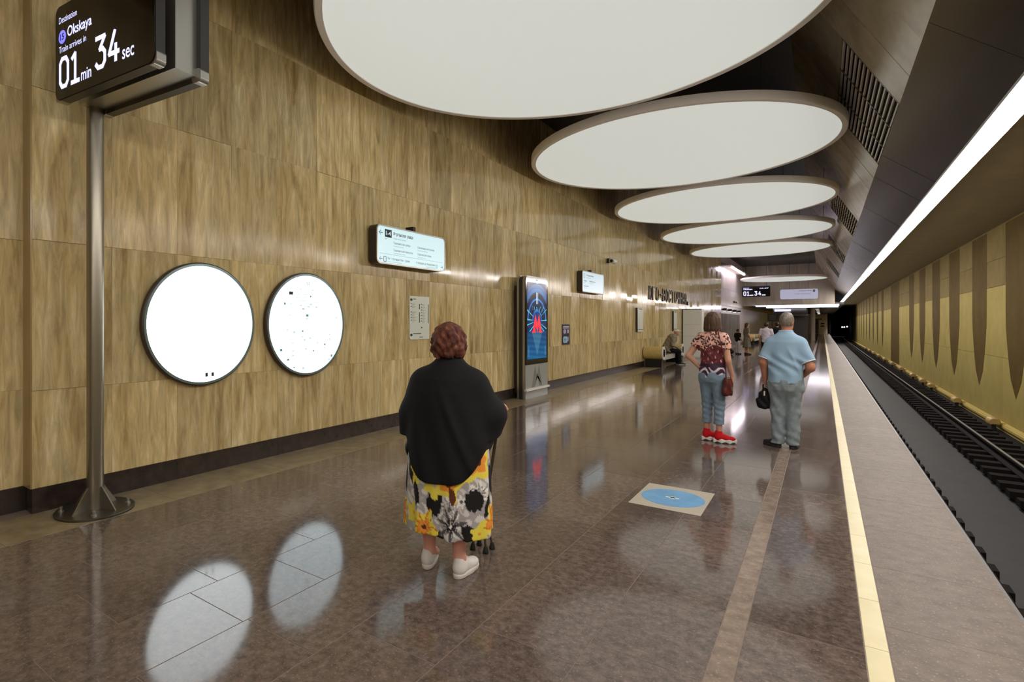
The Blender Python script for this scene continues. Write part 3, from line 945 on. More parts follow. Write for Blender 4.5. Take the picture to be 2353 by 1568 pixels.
dash(t, -0.01, 0.17, 0.013, 0.10, M['paper_ink']); dash(t, -0.01, -0.09, 0.013, 0.20, M['paper_ink'])
dash(t, 0.18, -0.10, 0.012, 0.37, M['paper_ink']); dash(t, 0.03, -0.20, 0.024, 0.024, M['paper_ink']); dash(t, -0.01, -0.375, 0.08, 0.012, M['paper_ink'])

# purple poster
t = wall_item('safety_poster', 'small dark purple poster with a pale speech bubble', 'poster', 13.18, 1.28)
def poster(u, v):
    C = np.tile(np.array([30., 22, 62]), (len(u), 1))
    for a, b, zt in ((0.08, 0.92, 0.92), (0.06, 0.94, 0.84)):
        m = (u > a) & (u < b) & (abs(v-zt) < 0.022); C[m] = (205, 212, 228)
    m = ((u-0.3)/0.2)**2 + ((v-0.66)/0.13)**2 < 1; C[m] = (176, 166, 196)
    m = (abs(u-0.78) < 0.1) & (abs(v-0.66) < 0.09); C[m] = (214, 190, 204)
    m = ((u-0.76)/0.1)**2 + ((v-0.79)/0.04)**2 < 1; C[m] = (112, 98, 124)
    m = (np.abs((u-0.4)/0.33)**4 + np.abs((v-0.22)/0.17)**4) < 1; C[m] = (158, 206, 228)
    for zt in (0.3, 0.23, 0.15):
        m = (u > 0.2) & (u < 0.56) & (abs(v-zt) < 0.012); C[m] = (40, 84, 110)
    m = (abs(u-0.82) < 0.05) & (abs(v-0.26) < 0.12); C[m] = (170, 160, 196)
    return C
obj('backing', G().prism(rrect(0.49, 0.51, 0.03), -0.012, 0.0), M['purple_poster'], t)
grid_image('print', 0.45, 0.47, 50, 64, poster, M['poster_print'], t, -0.225, -0.235, -0.0135)

# notices further along
for nm, lab, yc, zc, w, h in (('notice_board', 'narrow white notice further along the wall, before the bench', 19.95, 1.68, 0.70, 0.83),
                              ('notice_board', 'thin pale notice on the wall above the seated man', 25.6, 1.66, 0.6, 0.85)):
    t = wall_item(nm, lab, 'notice', yc, zc, 0.004)
    obj('sheet', G().box(-w/2, w/2, -0.06, 0.0, -h/2, h/2), M['paper'], t)
    obj('header', G().box(-w/2+0.1, w/2-0.1, -0.064, -0.06, h/2-0.05, h/2-0.02), M['paper_ink'], t)
    obj('footer', G().box(-w/2, w/2, -0.064, -0.06, -h/2+0.07, -h/2+0.09), M['paper_ink'], t)
    obj('side_edge', G().box(-w/2-0.03, -w/2, -0.06, 0.0, -h/2, h/2), M['case_brown'], t)

# station name in raised letters
t = wall_item('station_name_letters', 'dark raised station name letters on the wall above the bench', 'lettering', 21.3, 2.44)
for i, ch in enumerate('ЮГО-ВОСТОЧНАЯ'):
    if ch == '-':
        obj('letter', G().box(i*0.545+0.1, i*0.545+0.36, -0.06, -0.01, 0.23, 0.28), M['letters'], t); continue
    text('letter', ch, t, M['letters'], i*0.545, 0.0, width=0.40, height=0.52, y=-0.035, depth=0.03)
obj('full_stop', G().lathe([(0.0, -0.06), (0.09, -0.06), (0.09, -0.01), (0.0, -0.01)], 16, 'y', (13*0.545+0.1, 0, 0.07)), M['letters'], t)

# cameras
def cctv(label, y, z, s=1.0, x=WALL_X):
    t = thing('security_camera', label, 'camera', (x, y, z), 0.0, 'security cameras')
    obj('wall_mount', G().box(0, 0.06*s, -0.05*s, 0.05*s, -0.05*s, 0.05*s), M['case_brown'], t)
    obj('camera_body', G().lathe([(0.0, -0.13*s), (0.055*s, -0.12*s), (0.06*s, 0.1*s), (0.0, 0.11*s)], 16, 'y', (0.13*s, 0, -0.02*s)), M['white_metal'], t, smooth=True)
    obj('lens', G().lathe([(0.0, -0.145*s), (0.035*s, -0.14*s), (0.035*s, -0.11*s)], 14, 'y', (0.13*s, 0, -0.02*s)), M['black'], t)
cctv('white security camera high on the travertine wall below the disc reflections', 16.5, 3.43, 1.3)
cctv('small white camera on the pale wall near the ribbed doors', 46.4, 3.15, 1.5, -5.25)

# ------------------------------------------------------------------ upright screen kiosk
t = thing('screen_kiosk', 'tall upright digital screen with a red M on blue tunnel picture', 'kiosk', (-4.83, 10.775, 0), PI/2)
W = 1.15; HT = 2.54
def topround(w, h, r, z0=0.0, n=6):
    pts = [(-w/2, z0), (w/2, z0)]
    for k in range(n+1):
        a = PI/2*k/n; pts.append((w/2-r+r*math.cos(a), h-r+r*math.sin(a)))
    for k in range(n+1):
        a = PI/2+PI/2*k/n; pts.append((-w/2+r+r*math.cos(a), h-r+r*math.sin(a)))
    return pts
obj('side_profile', G().prism(topround(W, HT, 0.12), 0.0, 0.045), M['alu'], t)
obj('core', G().prism(topround(W-0.02, HT-0.01, 0.115), 0.045, 0.13), M['case_dark'], t)
obj('back_profile', G().prism(topround(W, HT, 0.12), 0.13, 0.17), M['alu'], t)
obj('back_panel', G().box(-W/2+0.1, W/2-0.1, 0.17, 0.27, 0.1, HT-0.2), M['case_dark'], t)
obj('screen_glass', G().prism(topround(W-0.03, HT-0.012, 0.11, 0.70), -0.014, 0.0), M['screen_black'], t)
def tunnel(u, v):
    x = (u-0.5)*2; zv = (v-0.50)*3.3
    r = np.hypot(x, zv); a = np.arctan2(zv, x)
    C = np.stack([10+0*r, 40+30*np.clip(1.2-r, 0, 1), 84+40*np.clip(1.2-r, 0, 1)], 1)
    for rad, wd, c in ((1.75, .10, (8, 24, 60)), (1.5, .10, (28, 96, 160)), (1.32, .08, (44, 120, 190)), (1.12, .10, (6, 16, 44)), (0.93, .035, (60, 150, 245)), (0.8, .08, (22, 34, 74)), (0.6, 0.07, (8, 14, 40)), (0.44, 0.05, (26, 96, 200))):
        m = (np.abs(r-rad) < wd) & (zv > 0.0); C[m] = c
    side = (np.abs(x) > 0.62) & (zv > 0.5); C[side] = C[side]*0.8 + np.array([20, 70, 150])*0.2
    wedge = (np.abs(x) > 0.25+0.42*np.clip(zv-.2, 0, 9)) & (np.abs(x) < 0.31+0.42*np.clip(zv-.2, 0, 9)+0.1) & (zv > 0.45); C[wedge] = C[wedge]*0.7+np.array([70, 100, 140])*0.3
    rays = (np.sin(a*31)+np.sin(a*53+1.0)+np.sin(a*19+.4)) > 1.45
    m = rays & (r > 0.40) & (r < 1.35) & (zv < 0.62) & (zv > -0.62); C[m] = (110, 226, 245)
    m = ((np.abs(x-0.06) < 0.02) | (np.abs(x+0.06) < 0.02)) & (zv > 0.45) & (np.sin(zv*7+1) > -0.2); C[m] = (225, 244, 255)
    low = v < 0.36
    t_ = np.clip((0.36-v)/0.36, 0, 1)[:, None]
    C[low] = (np.array([8, 70, 120])*(1-t_) + np.array([8, 96, 150])*t_)[low] + (10*np.sin(v*90+x*2))[low][:, None]
    tri = (v < 0.36) & (v > 0.04) & (np.abs(x) < 0.55*(v-0.04)/0.32); C[tri] = C[tri]*0.65+np.array([140, 176, 190])*0.35
    for sx in (-0.86, 0.86):
        m = (np.abs(x-sx) < 0.06) & (v < 0.17) & (v > 0.04); C[m] = C[m]*0.75+np.array([190, 220, 230])*0.25
    return np.clip(C, 0, 255)
grid_image('screen', 0.97, 1.60, 120, 200, tunnel, M['screen_print'], t, -0.485, 0.81, -0.0155)
# red logo
g = G()
poly = [(-0.30, 0), (-0.10, 0), (-0.10, 0.05), (-0.14, 0.05), (-0.085, 0.22), (0.0, 0.0), (0.085, 0.22), (0.14, 0.05), (0.10, 0.05), (0.10, 0), (0.30, 0), (0.30, 0.05), (0.25, 0.05), (0.11, 0.55), (0.0, 0.26), (-0.11, 0.55), (-0.25, 0.05), (-0.30, 0.05)]
obj('logo', G().prism([(x*0.86, z*0.70+1.36) for x, z in poly], -0.0185, -0.0155), M['red_logo'], t)
obj('maker_mark', G().frame(circ(0.014, 16, -0.04, HT-0.075), circ(0.008, 16, -0.04, HT-0.075), -0.016, -0.014).box(-0.015, 0.05, -0.016, -0.014, HT-0.082, HT-0.068), M['white_metal'], t)
obj('glass_panel', G().box(-W/2+0.02, W/2-0.02, -0.012, 0.0, 0.20, 0.69), M['glass_grey'], t)
obj('etched_mark', G().prism([(-0.26, 0.22), (-0.1, 0.66), (0.0, 0.42), (0.1, 0.66), (0.26, 0.22), (0.12, 0.22), (0.0, 0.5), (-0.12, 0.22)], -0.015, -0.012), M['grey_mark'], t)
obj('kick_bar', G().box(-W/2-0.01, W/2+0.01, -0.05, 0.0, 0.165, 0.205), M['white_metal'], t)
obj('foot_panel', G().box(-W/2+0.02, W/2-0.02, -0.012, 0.0, 0.0, 0.165), M['glass_grey'], t)

# ------------------------------------------------------------------ train display on its pole
t = thing('train_display', 'double-sided train countdown display on a tall steel pole', 'display', (-4.82, 2.01, 0))
obj('base_plate', G().lathe([(0.0, 0.0), (0.295, 0.0), (0.295, 0.014), (0.29, 0.018), (0.0, 0.018)], 48), M['steel_dark'], t)
obj('pole', G().lathe([(0.064, 0.018), (0.064, 3.36)], 32), M['steel'], t, smooth=True)
for a in range(4):
    an = a*PI/2 + 0.35
    g = G().prism([(0.06, 0.018), (0.215, 0.018), (0.075, 0.20), (0.06, 0.20)], -0.005, 0.005)
    obj('gusset', g, M['steel'], t, (0, 0, 0), (0, 0, an))
    obj('anchor_bolt', G().lathe([(0.022, 0.018), (0.022, 0.032), (0.012, 0.033), (0.012, 0.062), (0.0, 0.065)], 10), M['alu'], t, (0.24*math.cos(an+PI/4), 0.24*math.sin(an+PI/4), 0))
ROT = math.radians(6.0)
dx0, dx1, zb, zt_ = -0.10, 1.19, 3.30, 4.04
head = obj('center_box', G().box(0.0, 1.245, -0.09, 0.105, 3.335, 4.0), M['alu'], t, (-0.02, -0.03, 0), (0, 0, ROT))
WD, HD = 1.29, 0.74
def display_half(sign):
    o = obj('screen_case', G().prism(rrect(WD, HD, 0.07), -0.035, 0.035), M['case_dark'], t, (0, 0, 0), (0, 0, ROT + (PI if sign < 0 else 0)))
    return o
cf = Vector((0.61, -0.02, 3.67)); dn = Vector((math.sin(ROT), -math.cos(ROT), 0))
front = display_half(1); front.location = cf + dn*0.165
back = display_half(-1); back.location = cf - dn*0.175 + Vector((0.02, 0, 0))
for o in (front, back):
    obj('screen_glass', G().prism(rrect(WD-0.012, HD-0.012, 0.064), -0.041, -0.035), M['screen_black'], o)
    for sx in (-1, 1):
        obj('corner_cap', G().prism(rrect(0.1, 0.1, 0.03, sx*(WD/2-0.045), -HD/2+0.045), -0.033, 0.039), M['alu'], o)
yy = -0.0425
text('display_text', 'Destination', front, M['lcd_text'], -0.585, 0.225, width=0.26, height=0.05, y=yy)
obj('line_badge', G().prism(circ(0.052, 28, -0.535, 0.115), yy-0.001, yy+0.001), M['lcd_blue'], front)
text('line_number', '15', front, M['lcd_dark'], -0.535, 0.09, width=0.06, height=0.05, y=yy-0.002, align='C', bold=0.02)
text('display_text', 'Okskaya', front, M['lcd_text'], -0.46, 0.07, width=0.34, height=0.105, y=yy, bold=0.015)
text('display_text', 'Train arrives in', front, M['lcd_text'], -0.585, -0.005, width=0.39, height=0.05, y=yy)
def digit(ch, parent, x, z, w, h, y, m, th=0.2):
    """Squared-off display numerals drawn with straight strokes."""
    P = {'0': [[(0, .18), (0, .82), (.25, 1), (.75, 1), (1, .82), (1, .18), (.75, 0), (.25, 0), (0, .18)]],
         '1': [[(.12, .84), (.52, 1), (.52, 0)], [(.05, 0), (1.0, 0)]],
         '3': [[(0, 1), (1, 1), (.42, .60), (.75, .60), (1, .46), (1, .16), (.75, 0), (.25, 0), (0, .14)]],
         '4': [[(.62, 1), (0, .28), (1.05, .28)], [(.72, .55), (.72, 0)]]}[ch]
    g = G(); hw = th*w/2
    iw, ih = w-2*hw, h-2*hw
    for line in P:
        pts = [(x+hw+a*iw, z+hw+b*ih) for a, b in line]
        for (ax, az), (bx, bz) in zip(pts, pts[1:]):
            d = math.hypot(bx-ax, bz-az); ux, uz = (bx-ax)/d, (bz-az)/d
            e = hw*0.45
            ax2, az2, bx2, bz2 = ax-ux*e, az-uz*e, bx+ux*e, bz+uz*e
            nx, nz = -uz*hw, ux*hw
            g.add([(ax2+nx, y, az2+nz), (ax2-nx, y, az2-nz), (bx2-nx, y, bz2-nz), (bx2+nx, y, bz2+nz)], [(0, 1, 2, 3)])
            y -= 0.00003
    return obj('display_digit', g, m, parent)
for ch, x, z in (('0', -0.585, -0.29), ('1', -0.425, -0.29), ('3', -0.08, -0.265), ('4', 0.09, -0.265)):
    digit(ch, front, x, z, 0.15, 0.25, yy, M['lcd_text'], 0.23)
text('display_text', 'min', front, M['lcd_text'], -0.265, -0.29, width=0.14, height=0.085, y=yy, bold=0.01)
text('display_text', 'sec', front, M['lcd_text'], 0.27, -0.265, width=0.14, height=0.07, y=yy, bold=0.01)
text('display_text', '03.07', front, M['lcd_text'], 0.16, 0.215, width=0.22, height=0.055, y=yy)

# ------------------------------------------------------------------ floor sticker
t = thing('floor_sticker', 'square pale floor sticker with a round blue mark in the middle', 'sticker', (-1.06, 5.24, 0.001), 0)
obj('base', G().box(-0.28, 0.28, -0.36, 0.36, 0.0, 0.002), M['sticker_base'], t)
obj('blue_disc', G().lathe([(0.0, 0.002), (0.255, 0.002), (0.255, 0.0035), (0.0, 0.0035)], 48), M['sticker_blue'], t)
obj('print_mark', G().box(-0.055, 0.055, -0.012, 0.012, 0.0035, 0.0045).box(-0.02, 0.02, -0.03, 0.03, 0.0035, 0.0045), M['paper'], t)

# ------------------------------------------------------------------ bench of stone drums with perforated seat
def bench(label, y0, y1, x0=-5.10, drum=0.62, group='benches along the wall'):
    t = thing('bench', label, 'bench', (x0, (y0+y1)/2, 0), 0, group)
    hy = (y1-y0)/2
    for s in (-1, 1):
        d = obj('drum', G().lathe([(0.0, 0.0), (0.235, 0.0), (0.235, drum), (0.0, drum)], 32, 'x', (0, s*hy, 0.50)), M['bench_stone'], t, smooth=True)
        obj('ring', G().lathe([(0.15, drum), (0.24, drum), (0.24, drum+0.03), (0.15, drum+0.03)], 32, 'x', (0, s*hy, 0.50), cap=False), M['white_metal'], d, smooth=True)
        obj('drum_recess', G().lathe([(0.0, drum), (0.15, drum), (0.15, drum+0.004), (0.0, drum+0.004)], 28, 'x', (0, s*hy, 0.50)), M['black'], d)
        obj('base_block', G().box(0.05, drum-0.02, s*hy-0.16, s*hy+0.16, 0.0, 0.275), M['black'], t)
    obj('seat', G().box(0.08, drum+0.02, -hy+0.235, hy-0.235, 0.43, 0.46), M['brown_door'], t)
    g = G()
    n = 14
    L_ = 2*hy-0.48
    for k in range(n+1):
        yk = -L_/2 + L_*k/n
        g.box(drum+0.0, drum+0.02, yk-0.008, yk+0.008, 0.26, 0.46)
    for k in range(6):
        zk = 0.27+0.036*k
        g.box(drum+0.001, drum+0.019, -L_/2, L_/2, zk-0.008, zk+0.008)
    obj('perforated_front', g, M['white_metal'], t)
    return t
bench('bench of stone drums with white perforated front where the man sits', 20.65, 23.9)

# ------------------------------------------------------------------ white cabinet
t = thing('white_cabinet', 'tall white three-panel cabinet standing out from the wall behind the bench', 'cabinet', (-5.12, 27.3, 0))
obj('body', G().box(0.0, 0.80, 0.02, 0.6, 0.0, 2.2), M['white_metal'], t)
for z0, z1 in ((0.05, 0.98), (0.99, 1.50), (1.51, 2.18)):
    obj('panel', G().box(0.035, 0.78, 0.0, 0.02, z0+0.004, z1-0.004), M['white_panel'], t)
obj('edge_trim', G().box(-0.005, 0.03, -0.01, 0.02, 0.0, 2.22).box(0.0, 0.80, -0.005, 0.02, 2.19, 2.22), M['case_brown'], t)

# ------------------------------------------------------------------ hall end: pale wall, ribbed doors, portal
pw = struct(obj('wall_left_far', G().box(-5.6, -5.27, Y_HALL, 104, 2.78, CEIL_Z), M['wall_bed']))
for c in range(9):
    for r in range(3):
        y0 = Y_HALL + c*1.4
        obj('wall_slab', G().box(-5.27, -5.25, y0+0.003, y0+1.397, 2.78+r*1.14+0.002, 2.78+(r+1)*1.14-0.002), M['pale_travertine'], pw)
struct(obj('wall_left_base', G().box(-5.6, -5.32, Y_HALL, 104, 0, 2.78), M['pale_travertine']))
for d in range(4):
    y0 = 40.0 + d*2.6
    lab = ['first ribbed metal door past the end of the travertine wall', 'second ribbed metal door past the travertine wall', 'third ribbed metal door in the pale wall', 'last ribbed metal door before the portal'][d]
    t = thing('ribbed_door', lab, 'door', (-5.297, y0, 0), PI/2, 'ribbed metal doors')
    obj('leaf', G().box(0, 2.4, -0.02, 0.0, 0.0, 2.25), M['ribbed'], t)
    for k in range(8):
        obj('rib', G().box(0.1+k*0.3, 0.16+k*0.3, -0.06, -0.02, 0.02, 2.22), M['ribbed'], t)
    t = thing('spot_lamp', 'small dark spot lamp above the %s ribbed door' % ['first', 'second', 'third', 'last'][d], 'lamp', (-5.3, y0+1.2, 2.5), 0, 'spot lamps above the doors')
    obj('housing', G().lathe([(0.0, 0.0), (0.1, 0.0), (0.13, 0.16), (0.0, 0.18)], 14, 'z', (0.14, 0, -0.1)), M['case_dark'], t, smooth=True)
    obj('bulb', G().lathe([(0.0, -0.015), (0.09, -0.01), (0.09, 0.0)], 14, 'z', (0.14, 0, -0.1)), M['far_lamp'], t)
    obj('bracket', G().box(-0.02, 0.06, -0.04, 0.04, -0.05, 0.05), M['case_dark'], t)
t = thing('wall_light_bar', 'slanting white light bar at the top of the pale wall', 'light', (-4.72, 44.6, 5.25))
obj('tube', G().box(-0.06, 0.06, -3.4, 3.4, -0.04, 0.04), M['wall_bar'], t)
obj('cornice', G().box(-0.55, 0.08, -4.6, 6.0, 0.04, 0.14), M['grey_panel'], t)

portal = struct(obj('wall_portal', G().box(-5.3, 0.75, Y_PORTAL+0.03, Y_PORTAL+0.8, 2.98, CEIL_Z), M['wall_bed']))
for c in range(6):
    x0 = -5.27 + c*1.0
    obj('portal_panel', G().box(x0+0.006, x0+0.994, Y_PORTAL, Y_PORTAL+0.03, 2.98, CEIL_Z), M['grey_panel'], portal)
struct(obj('ceiling_low', G().box(-5.3, 1.3, Y_PORTAL+0.8, 104, 3.02, 3.2), M['dark_ceiling']))
for i, (yy_, z_) in enumerate(((Y_PORTAL-0.05, 2.96), (Y_PORTAL+3.0, 2.92))):
    t = thing('portal_light', ['white light tube along the lower edge of the portal', 'second white light tube just behind the portal edge'][i], 'light', (-1.6, yy_, z_))
    obj('tube', G().box(-2.7+0.5*i, 2.6, -0.05, 0.05, -0.05, 0.05), M['far_light'], t)
    obj('housing', G().box(-2.7+0.5*i, 2.6, -0.06, 0.06, 0.05, 0.09), M['alu'], t)

# hanging display and sign in front of the portal
t = thing('train_display', 'small distant train countdown display hanging at the grey portal', 'display', (-4.12, Y_PORTAL-2.2, 4.05))
t.scale = (0.85, 1, 0.95)
obj('screen_case', G().prism(rrect(2.2, 0.86, 0.08), -0.06, 0.06), M['screen_black'], t)
for ch, x in (('0', -0.98), ('1', -0.72), ('3', -0.12), ('4', 0.18)): digit(ch, t, x, -0.34, 0.23, 0.36, -0.063, M['lcd_text'], 0.28)
for s, x, z, w, h in (('Destination', -0.98, 0.27, 0.45, 0.06), ('Okskaya', -0.98, 0.12, 0.72, 0.12), ('03.07', 0.28, 0.2, 0.7, 0.08)):
    text('display_text', s, t, M['lcd_text'], x, z, width=w, height=h, y=-0.063, bold=0.03)
for x in (-0.48, 0.46): obj('display_text', G().box(x, x+0.28, -0.064, -0.062, -0.34, -0.27), M['lcd_text'], t)
for x in (-0.8, 0.8): obj('hanger', G().box(x-0.02, x+0.02, -0.02, 0.02, 0.43, (CEIL_Z-4.05)/0.95), M['wire'], t)
t = thing('direction_sign', 'long pale hanging direction sign in front of the grey portal', 'sign', (-1.41, Y_PORTAL-2.2, 3.76))
t.scale = (0.78, 1, 1)
obj('panel', G().prism(rrect(2.95, 0.72, 0.12), -0.05, 0.05), M['sign_lavender'], t)
obj('line_badge', G().prism(circ(0.1, 20, 1.17, 0.22), -0.053, -0.05), M['grey_mark'], t)
text('station_name', 'Некрасовка', t, M['grey_mark'], 0.98, 0.18, width=0.95, height=0.1, y=-0.053, align='R', bold=0.02)
text('station_name', 'Косино  Лухмановская', t, M['grey_mark'], 0.9, -0.04, width=1.2, height=0.1, y=-0.053, align='R')
for x in (-0.75, 0.75): obj('hanger', G().box(x-0.015, x+0.015, -0.015, 0.015, 0.36, CEIL_Z-3.75), M['wire'], t)

# under and beyond the portal
struct(obj('wall_far', G().box(-5.3, 0.75, 104, 104.3, 0, 3.1), M['grey_panel']))
bench('far bench of stone drums standing near the portal', 47.2, 50.6, -4.62)
t = thing('dark_pillar', 'dark brown pillar block under the portal behind the man in blue', 'pillar', (-1.7, 62.0, 0))
obj('shaft', G().box(-0.62, 0.62, -0.3, 0.3, 0, 2.3), M['brown_door'], t)
obj('capital', G().box(-0.66, 0.66, -0.34, 0.34, 2.3, 2.42), M['white_metal'], t)
obj('upper_panel', G().box(-0.6, 0.6, -0.3, 0.3, 2.42, 3.02), M['brown_door'], t)
for i, x in enumerate((-2.6, -0.7)):
    t = thing('pale_column', ['pale column left of the dark pillar under the portal', 'pale column right of the dark pillar under the portal'][i], 'column', (x, 62.0, 0))
    obj('shaft', G().lathe([(0.2, 0.0), (0.17, 0.1), (0.17, 2.9), (0.24, 3.02)], 20), M['pale_travertine'], t, smooth=True)
for i, x in enumerate((-4.3, -3.3, -2.4)):
    t = thing('framed_board', ['dark framed board under the portal at the far left', 'middle framed board under the portal', 'right framed board under the portal'][i], 'board', (x, 70.0, 2.2))
    obj('frame', G().box(-0.42, 0.42, -0.03, 0.03, -0.4, 0.4), M['case_dark'] if i == 0 else M['grey_panel'], t)
    obj('lit_panel', G().box(-0.12 if i else -0.36, 0.12 if i else 0.36, -0.045, -0.03, -0.34, 0.34), M['far_lamp'] if i else M['grey_mark'], t)
    obj('support', G().box(-0.03, 0.03, -0.02, 0.02, -2.2, -0.4), M['case_dark'], t)
t = thing('train_display', 'third tiny countdown display far under the portal', 'display', (-2.6, 58.0, 2.62))
obj('screen_case', G().box(-0.9, 1.5, -0.05, 0.05, -0.3, 0.3), M['screen_black'], t)
obj('display_text', G().box(-0.8, 0.4, -0.055, -0.05, 0.0, 0.2), M['lcd_text'], t)
obj('hanger', G().box(-0.02, 0.02, -0.02, 0.02, 0.3, 0.42), M['wire'], t)
for i, (x, y_) in enumerate([(x_, y2) for y2 in (57, 65, 73, 81, 89, 97) for x_ in (-3.6, -2.1, -0.4)]):
    t = thing('ceiling_lamp', 'small white ceiling lamp in the far corridor', 'lamp', (x, y_, 2.96), 0, 'ceiling lamps in the far corridor')
    obj('diffuser', G().lathe([(0.0, -0.04), (0.15, -0.03), (0.15, 0.0)], 16), M['far_lamp'], t)
    obj('ring', G().lathe([(0.15, -0.02), (0.19, -0.02), (0.19, 0.06), (0.15, 0.06)], 16, cap=False), M['alu'], t)
t = thing('end_door', 'brown door leaf in the far end wall of the platform', 'door', (-0.55, 103.9, 0))
obj('leaf', G().box(-0.5, 0.5, -0.04, 0.04, 0, 2.3), M['brown_door'], t)
obj('frame', G().frame([(-.6, 0), (.6, 0), (.6, 2.4), (-.6, 2.4)], [(-.5, 0.01), (.5, 0.01), (.5, 2.3), (-.5, 2.3)], -0.06, 0.05), M['white_metal'], t)
obj('sign', G().box(-0.25, 0.25, -0.06, -0.04, 1.5, 1.8), M['black'], t)
t = thing('service_cabinet', 'pale service cabinet at the far end of the platform', 'cabinet', (0.1, 96.0, 0))
obj('body', G().box(-0.55, 0.45, -0.3, 0.3, 0, 2.1), M['grey_panel'], t)
obj('door', G().box(-0.5, 0.4, -0.32, -0.3, 0.08, 2.0), M['pale_travertine'], t)
obj('vent', G().box(-0.3, 0.1, -0.33, -0.32, 1.1, 1.3).box(-0.3, 0.1, -0.33, -0.32, 1.45, 1.65), M['black'], t)

# ------------------------------------------------------------------ people
M['skin'] = mat('skin', (196, 146, 122), 0.5, spec=0.3)
M['skin_leg'] = mat('skin_leg', (206, 150, 134), 0.5, spec=0.3)
M['skin_tan'] = mat('skin_tan', (178, 122, 98), 0.5, spec=0.3)
M['lip'] = mat('lip', (160, 84, 80), 0.5)
M['eye_white'] = mat('eye_white', (226, 222, 216), 0.3)
M['iris'] = mat('iris', (48, 38, 30), 0.3)
def hairmat(name, stops, scale=30.0, stretch=(1, 1, .25), rough=0.45):
    m = mat(name, stops[0][1], rough)
    nt, N, L, b = nodes_of(m)
    tc = N.new('ShaderNodeTexCoord')
    mp = N.new('ShaderNodeVectorMath'); mp.operation = 'MULTIPLY'; mp.inputs[1].default_value = stretch
    L.new(tc.outputs['Object'], mp.inputs[0])
    n = N.new('ShaderNodeTexNoise'); n.inputs['Scale'].default_value = scale; n.inputs['Detail'].default_value = 6
    n.inputs['Distortion'].default_value = 0.6
    L.new(mp.outputs[0], n.inputs['Vector'])
    r = ramp(N, stops); L.new(n.outputs['Fac'], r.inputs['Fac'])
    L.new(r.outputs['Color'], b.inputs['Base Color'])
    bp = N.new('ShaderNodeBump'); bp.inputs['Strength'].default_value = 0.6; bp.inputs['Distance'].default_value = 0.01
    L.new(n.outputs['Fac'], bp.inputs['Height']); L.new(bp.outputs['Normal'], b.inputs['Normal'])
    return m
M['hair_red'] = hairmat('hair_red', [(0.3, (52, 22, 14)), (0.55, (98, 48, 31)), (0.75, (142, 88, 62))], 42, (1, 1, .45), 0.75)
M['hair_brown'] = hairmat('hair_brown', [(0.3, (46, 28, 18)), (0.6, (84, 56, 36)), (0.8, (128, 94, 66))], 60, (1, 1, .12), 0.65)
M['hair_grey'] = hairmat('hair_grey', [(0.3, (84, 76, 66)), (0.6, (128, 120, 108)), (0.8, (176, 166, 152))], 60, (1, 1, .5))
M['hair_dark'] = mat('hair_dark', (30, 22, 20), 0.5)
M['black_knit'] = cloth('black_knit', (24, 24, 27), 0.8, 0.3, 60)
M['skirt_print'] = vcol('skirt_print', 0.75)
M['top_print'] = vcol('top_print', 0.6)
M['white_shoe'] = cloth('white_shoe', (206, 204, 198), 0.6, 0.15, 50, .85)
M['sole'] = mat('sole', (196, 190, 182), 0.6)
M['denim'] = cloth('denim', (128, 148, 166), 0.85, 0.3, 26, .6)
M['denim_grey'] = cloth('denim_grey', (140, 152, 158), 0.85, 0.3, 26, .6)
M['red_knit'] = cloth('red_knit', (206, 26, 36), 0.8, 0.2, 80)
M['white_sole'] = mat('white_sole', (226, 220, 216), 0.5)
M['dark_sole'] = mat('dark_sole', (34, 28, 28), 0.6)
M['dark_shoe'] = cloth('dark_shoe', (44, 46, 54), 0.7, 0.3, 40)
M['polo'] = cloth('polo', (148, 178, 202), 0.85, 0.12, 120, .85)
M['polo_trim'] = mat('polo_trim', (206, 222, 234), 0.8)
M['leather_brown'] = cloth('leather_brown', (92, 40, 36), 0.4, 0.3, 30)
M['bag_black'] = cloth('bag_black', (24, 23, 25), 0.55, 0.4, 30)
M['grey_jacket'] = cloth('grey_jacket', (150, 140, 118), 0.85, 0.3, 30, .6)
M['black_cloth'] = cloth('black_cloth', (22, 23, 28), 0.85, 0.3, 40)
M['cap_white'] = mat('cap_white', (214, 206, 188), 0.7)
M['green_grey'] = cloth('green_grey', (128, 122, 106), 0.85, 0.3, 30, .6)
M['white_shirt'] = cloth('white_shirt', (206, 200, 216), 0.85, 0.15, 40, .85)
M['gold'] = mat('gold', (220, 190, 120), 0.25, 1.0)

def waves(amp, fx, fy, fz, ph=0.0):
    return lambda P: amp*np.sin(P[:, 0]*fx + P[:, 1]*fy + P[:, 2]*fz + ph)

def head(V, c, yaw=0.0, s=1.0):
    """Skull, jaw, nose, ears, brow: c is the skull centre, facing +y turned by yaw (clockwise from above)."""
    c = np.array(c); ca, sa = math.cos(-yaw), math.sin(-yaw)
    def q(x, y, z): return (c[0] + s*(x*ca - y*sa), c[1] + s*(x*sa + y*ca), c[2] + s*z)
    rz = -yaw
    V.ell(q(0, -0.008, 0.012), (0.075*s, 0.094*s, 0.098*s), 0.02, rz)
    V.ell(q(0, 0.03, -0.055), (0.056*s, 0.062*s, 0.068*s), 0.03, rz)
    V.rc(q(0, 0.085, 0.012), q(0, 0.108, -0.03), 0.008*s, 0.013*s, 0.012)
    V.rc(q(-0.035, 0.074, 0.022), q(0.035, 0.074, 0.022), 0.012*s, 0.012*s, 0.02)
    V.rc(q(-0.016, 0.086, -0.062), q(0.016, 0.086, -0.062), 0.007*s, 0.007*s, 0.012)
    for e in (-1, 1):
        V.ell(q(e*0.078, -0.005, -0.012), (0.010*s, 0.02*s, 0.032*s), 0.008, rz)
    return q
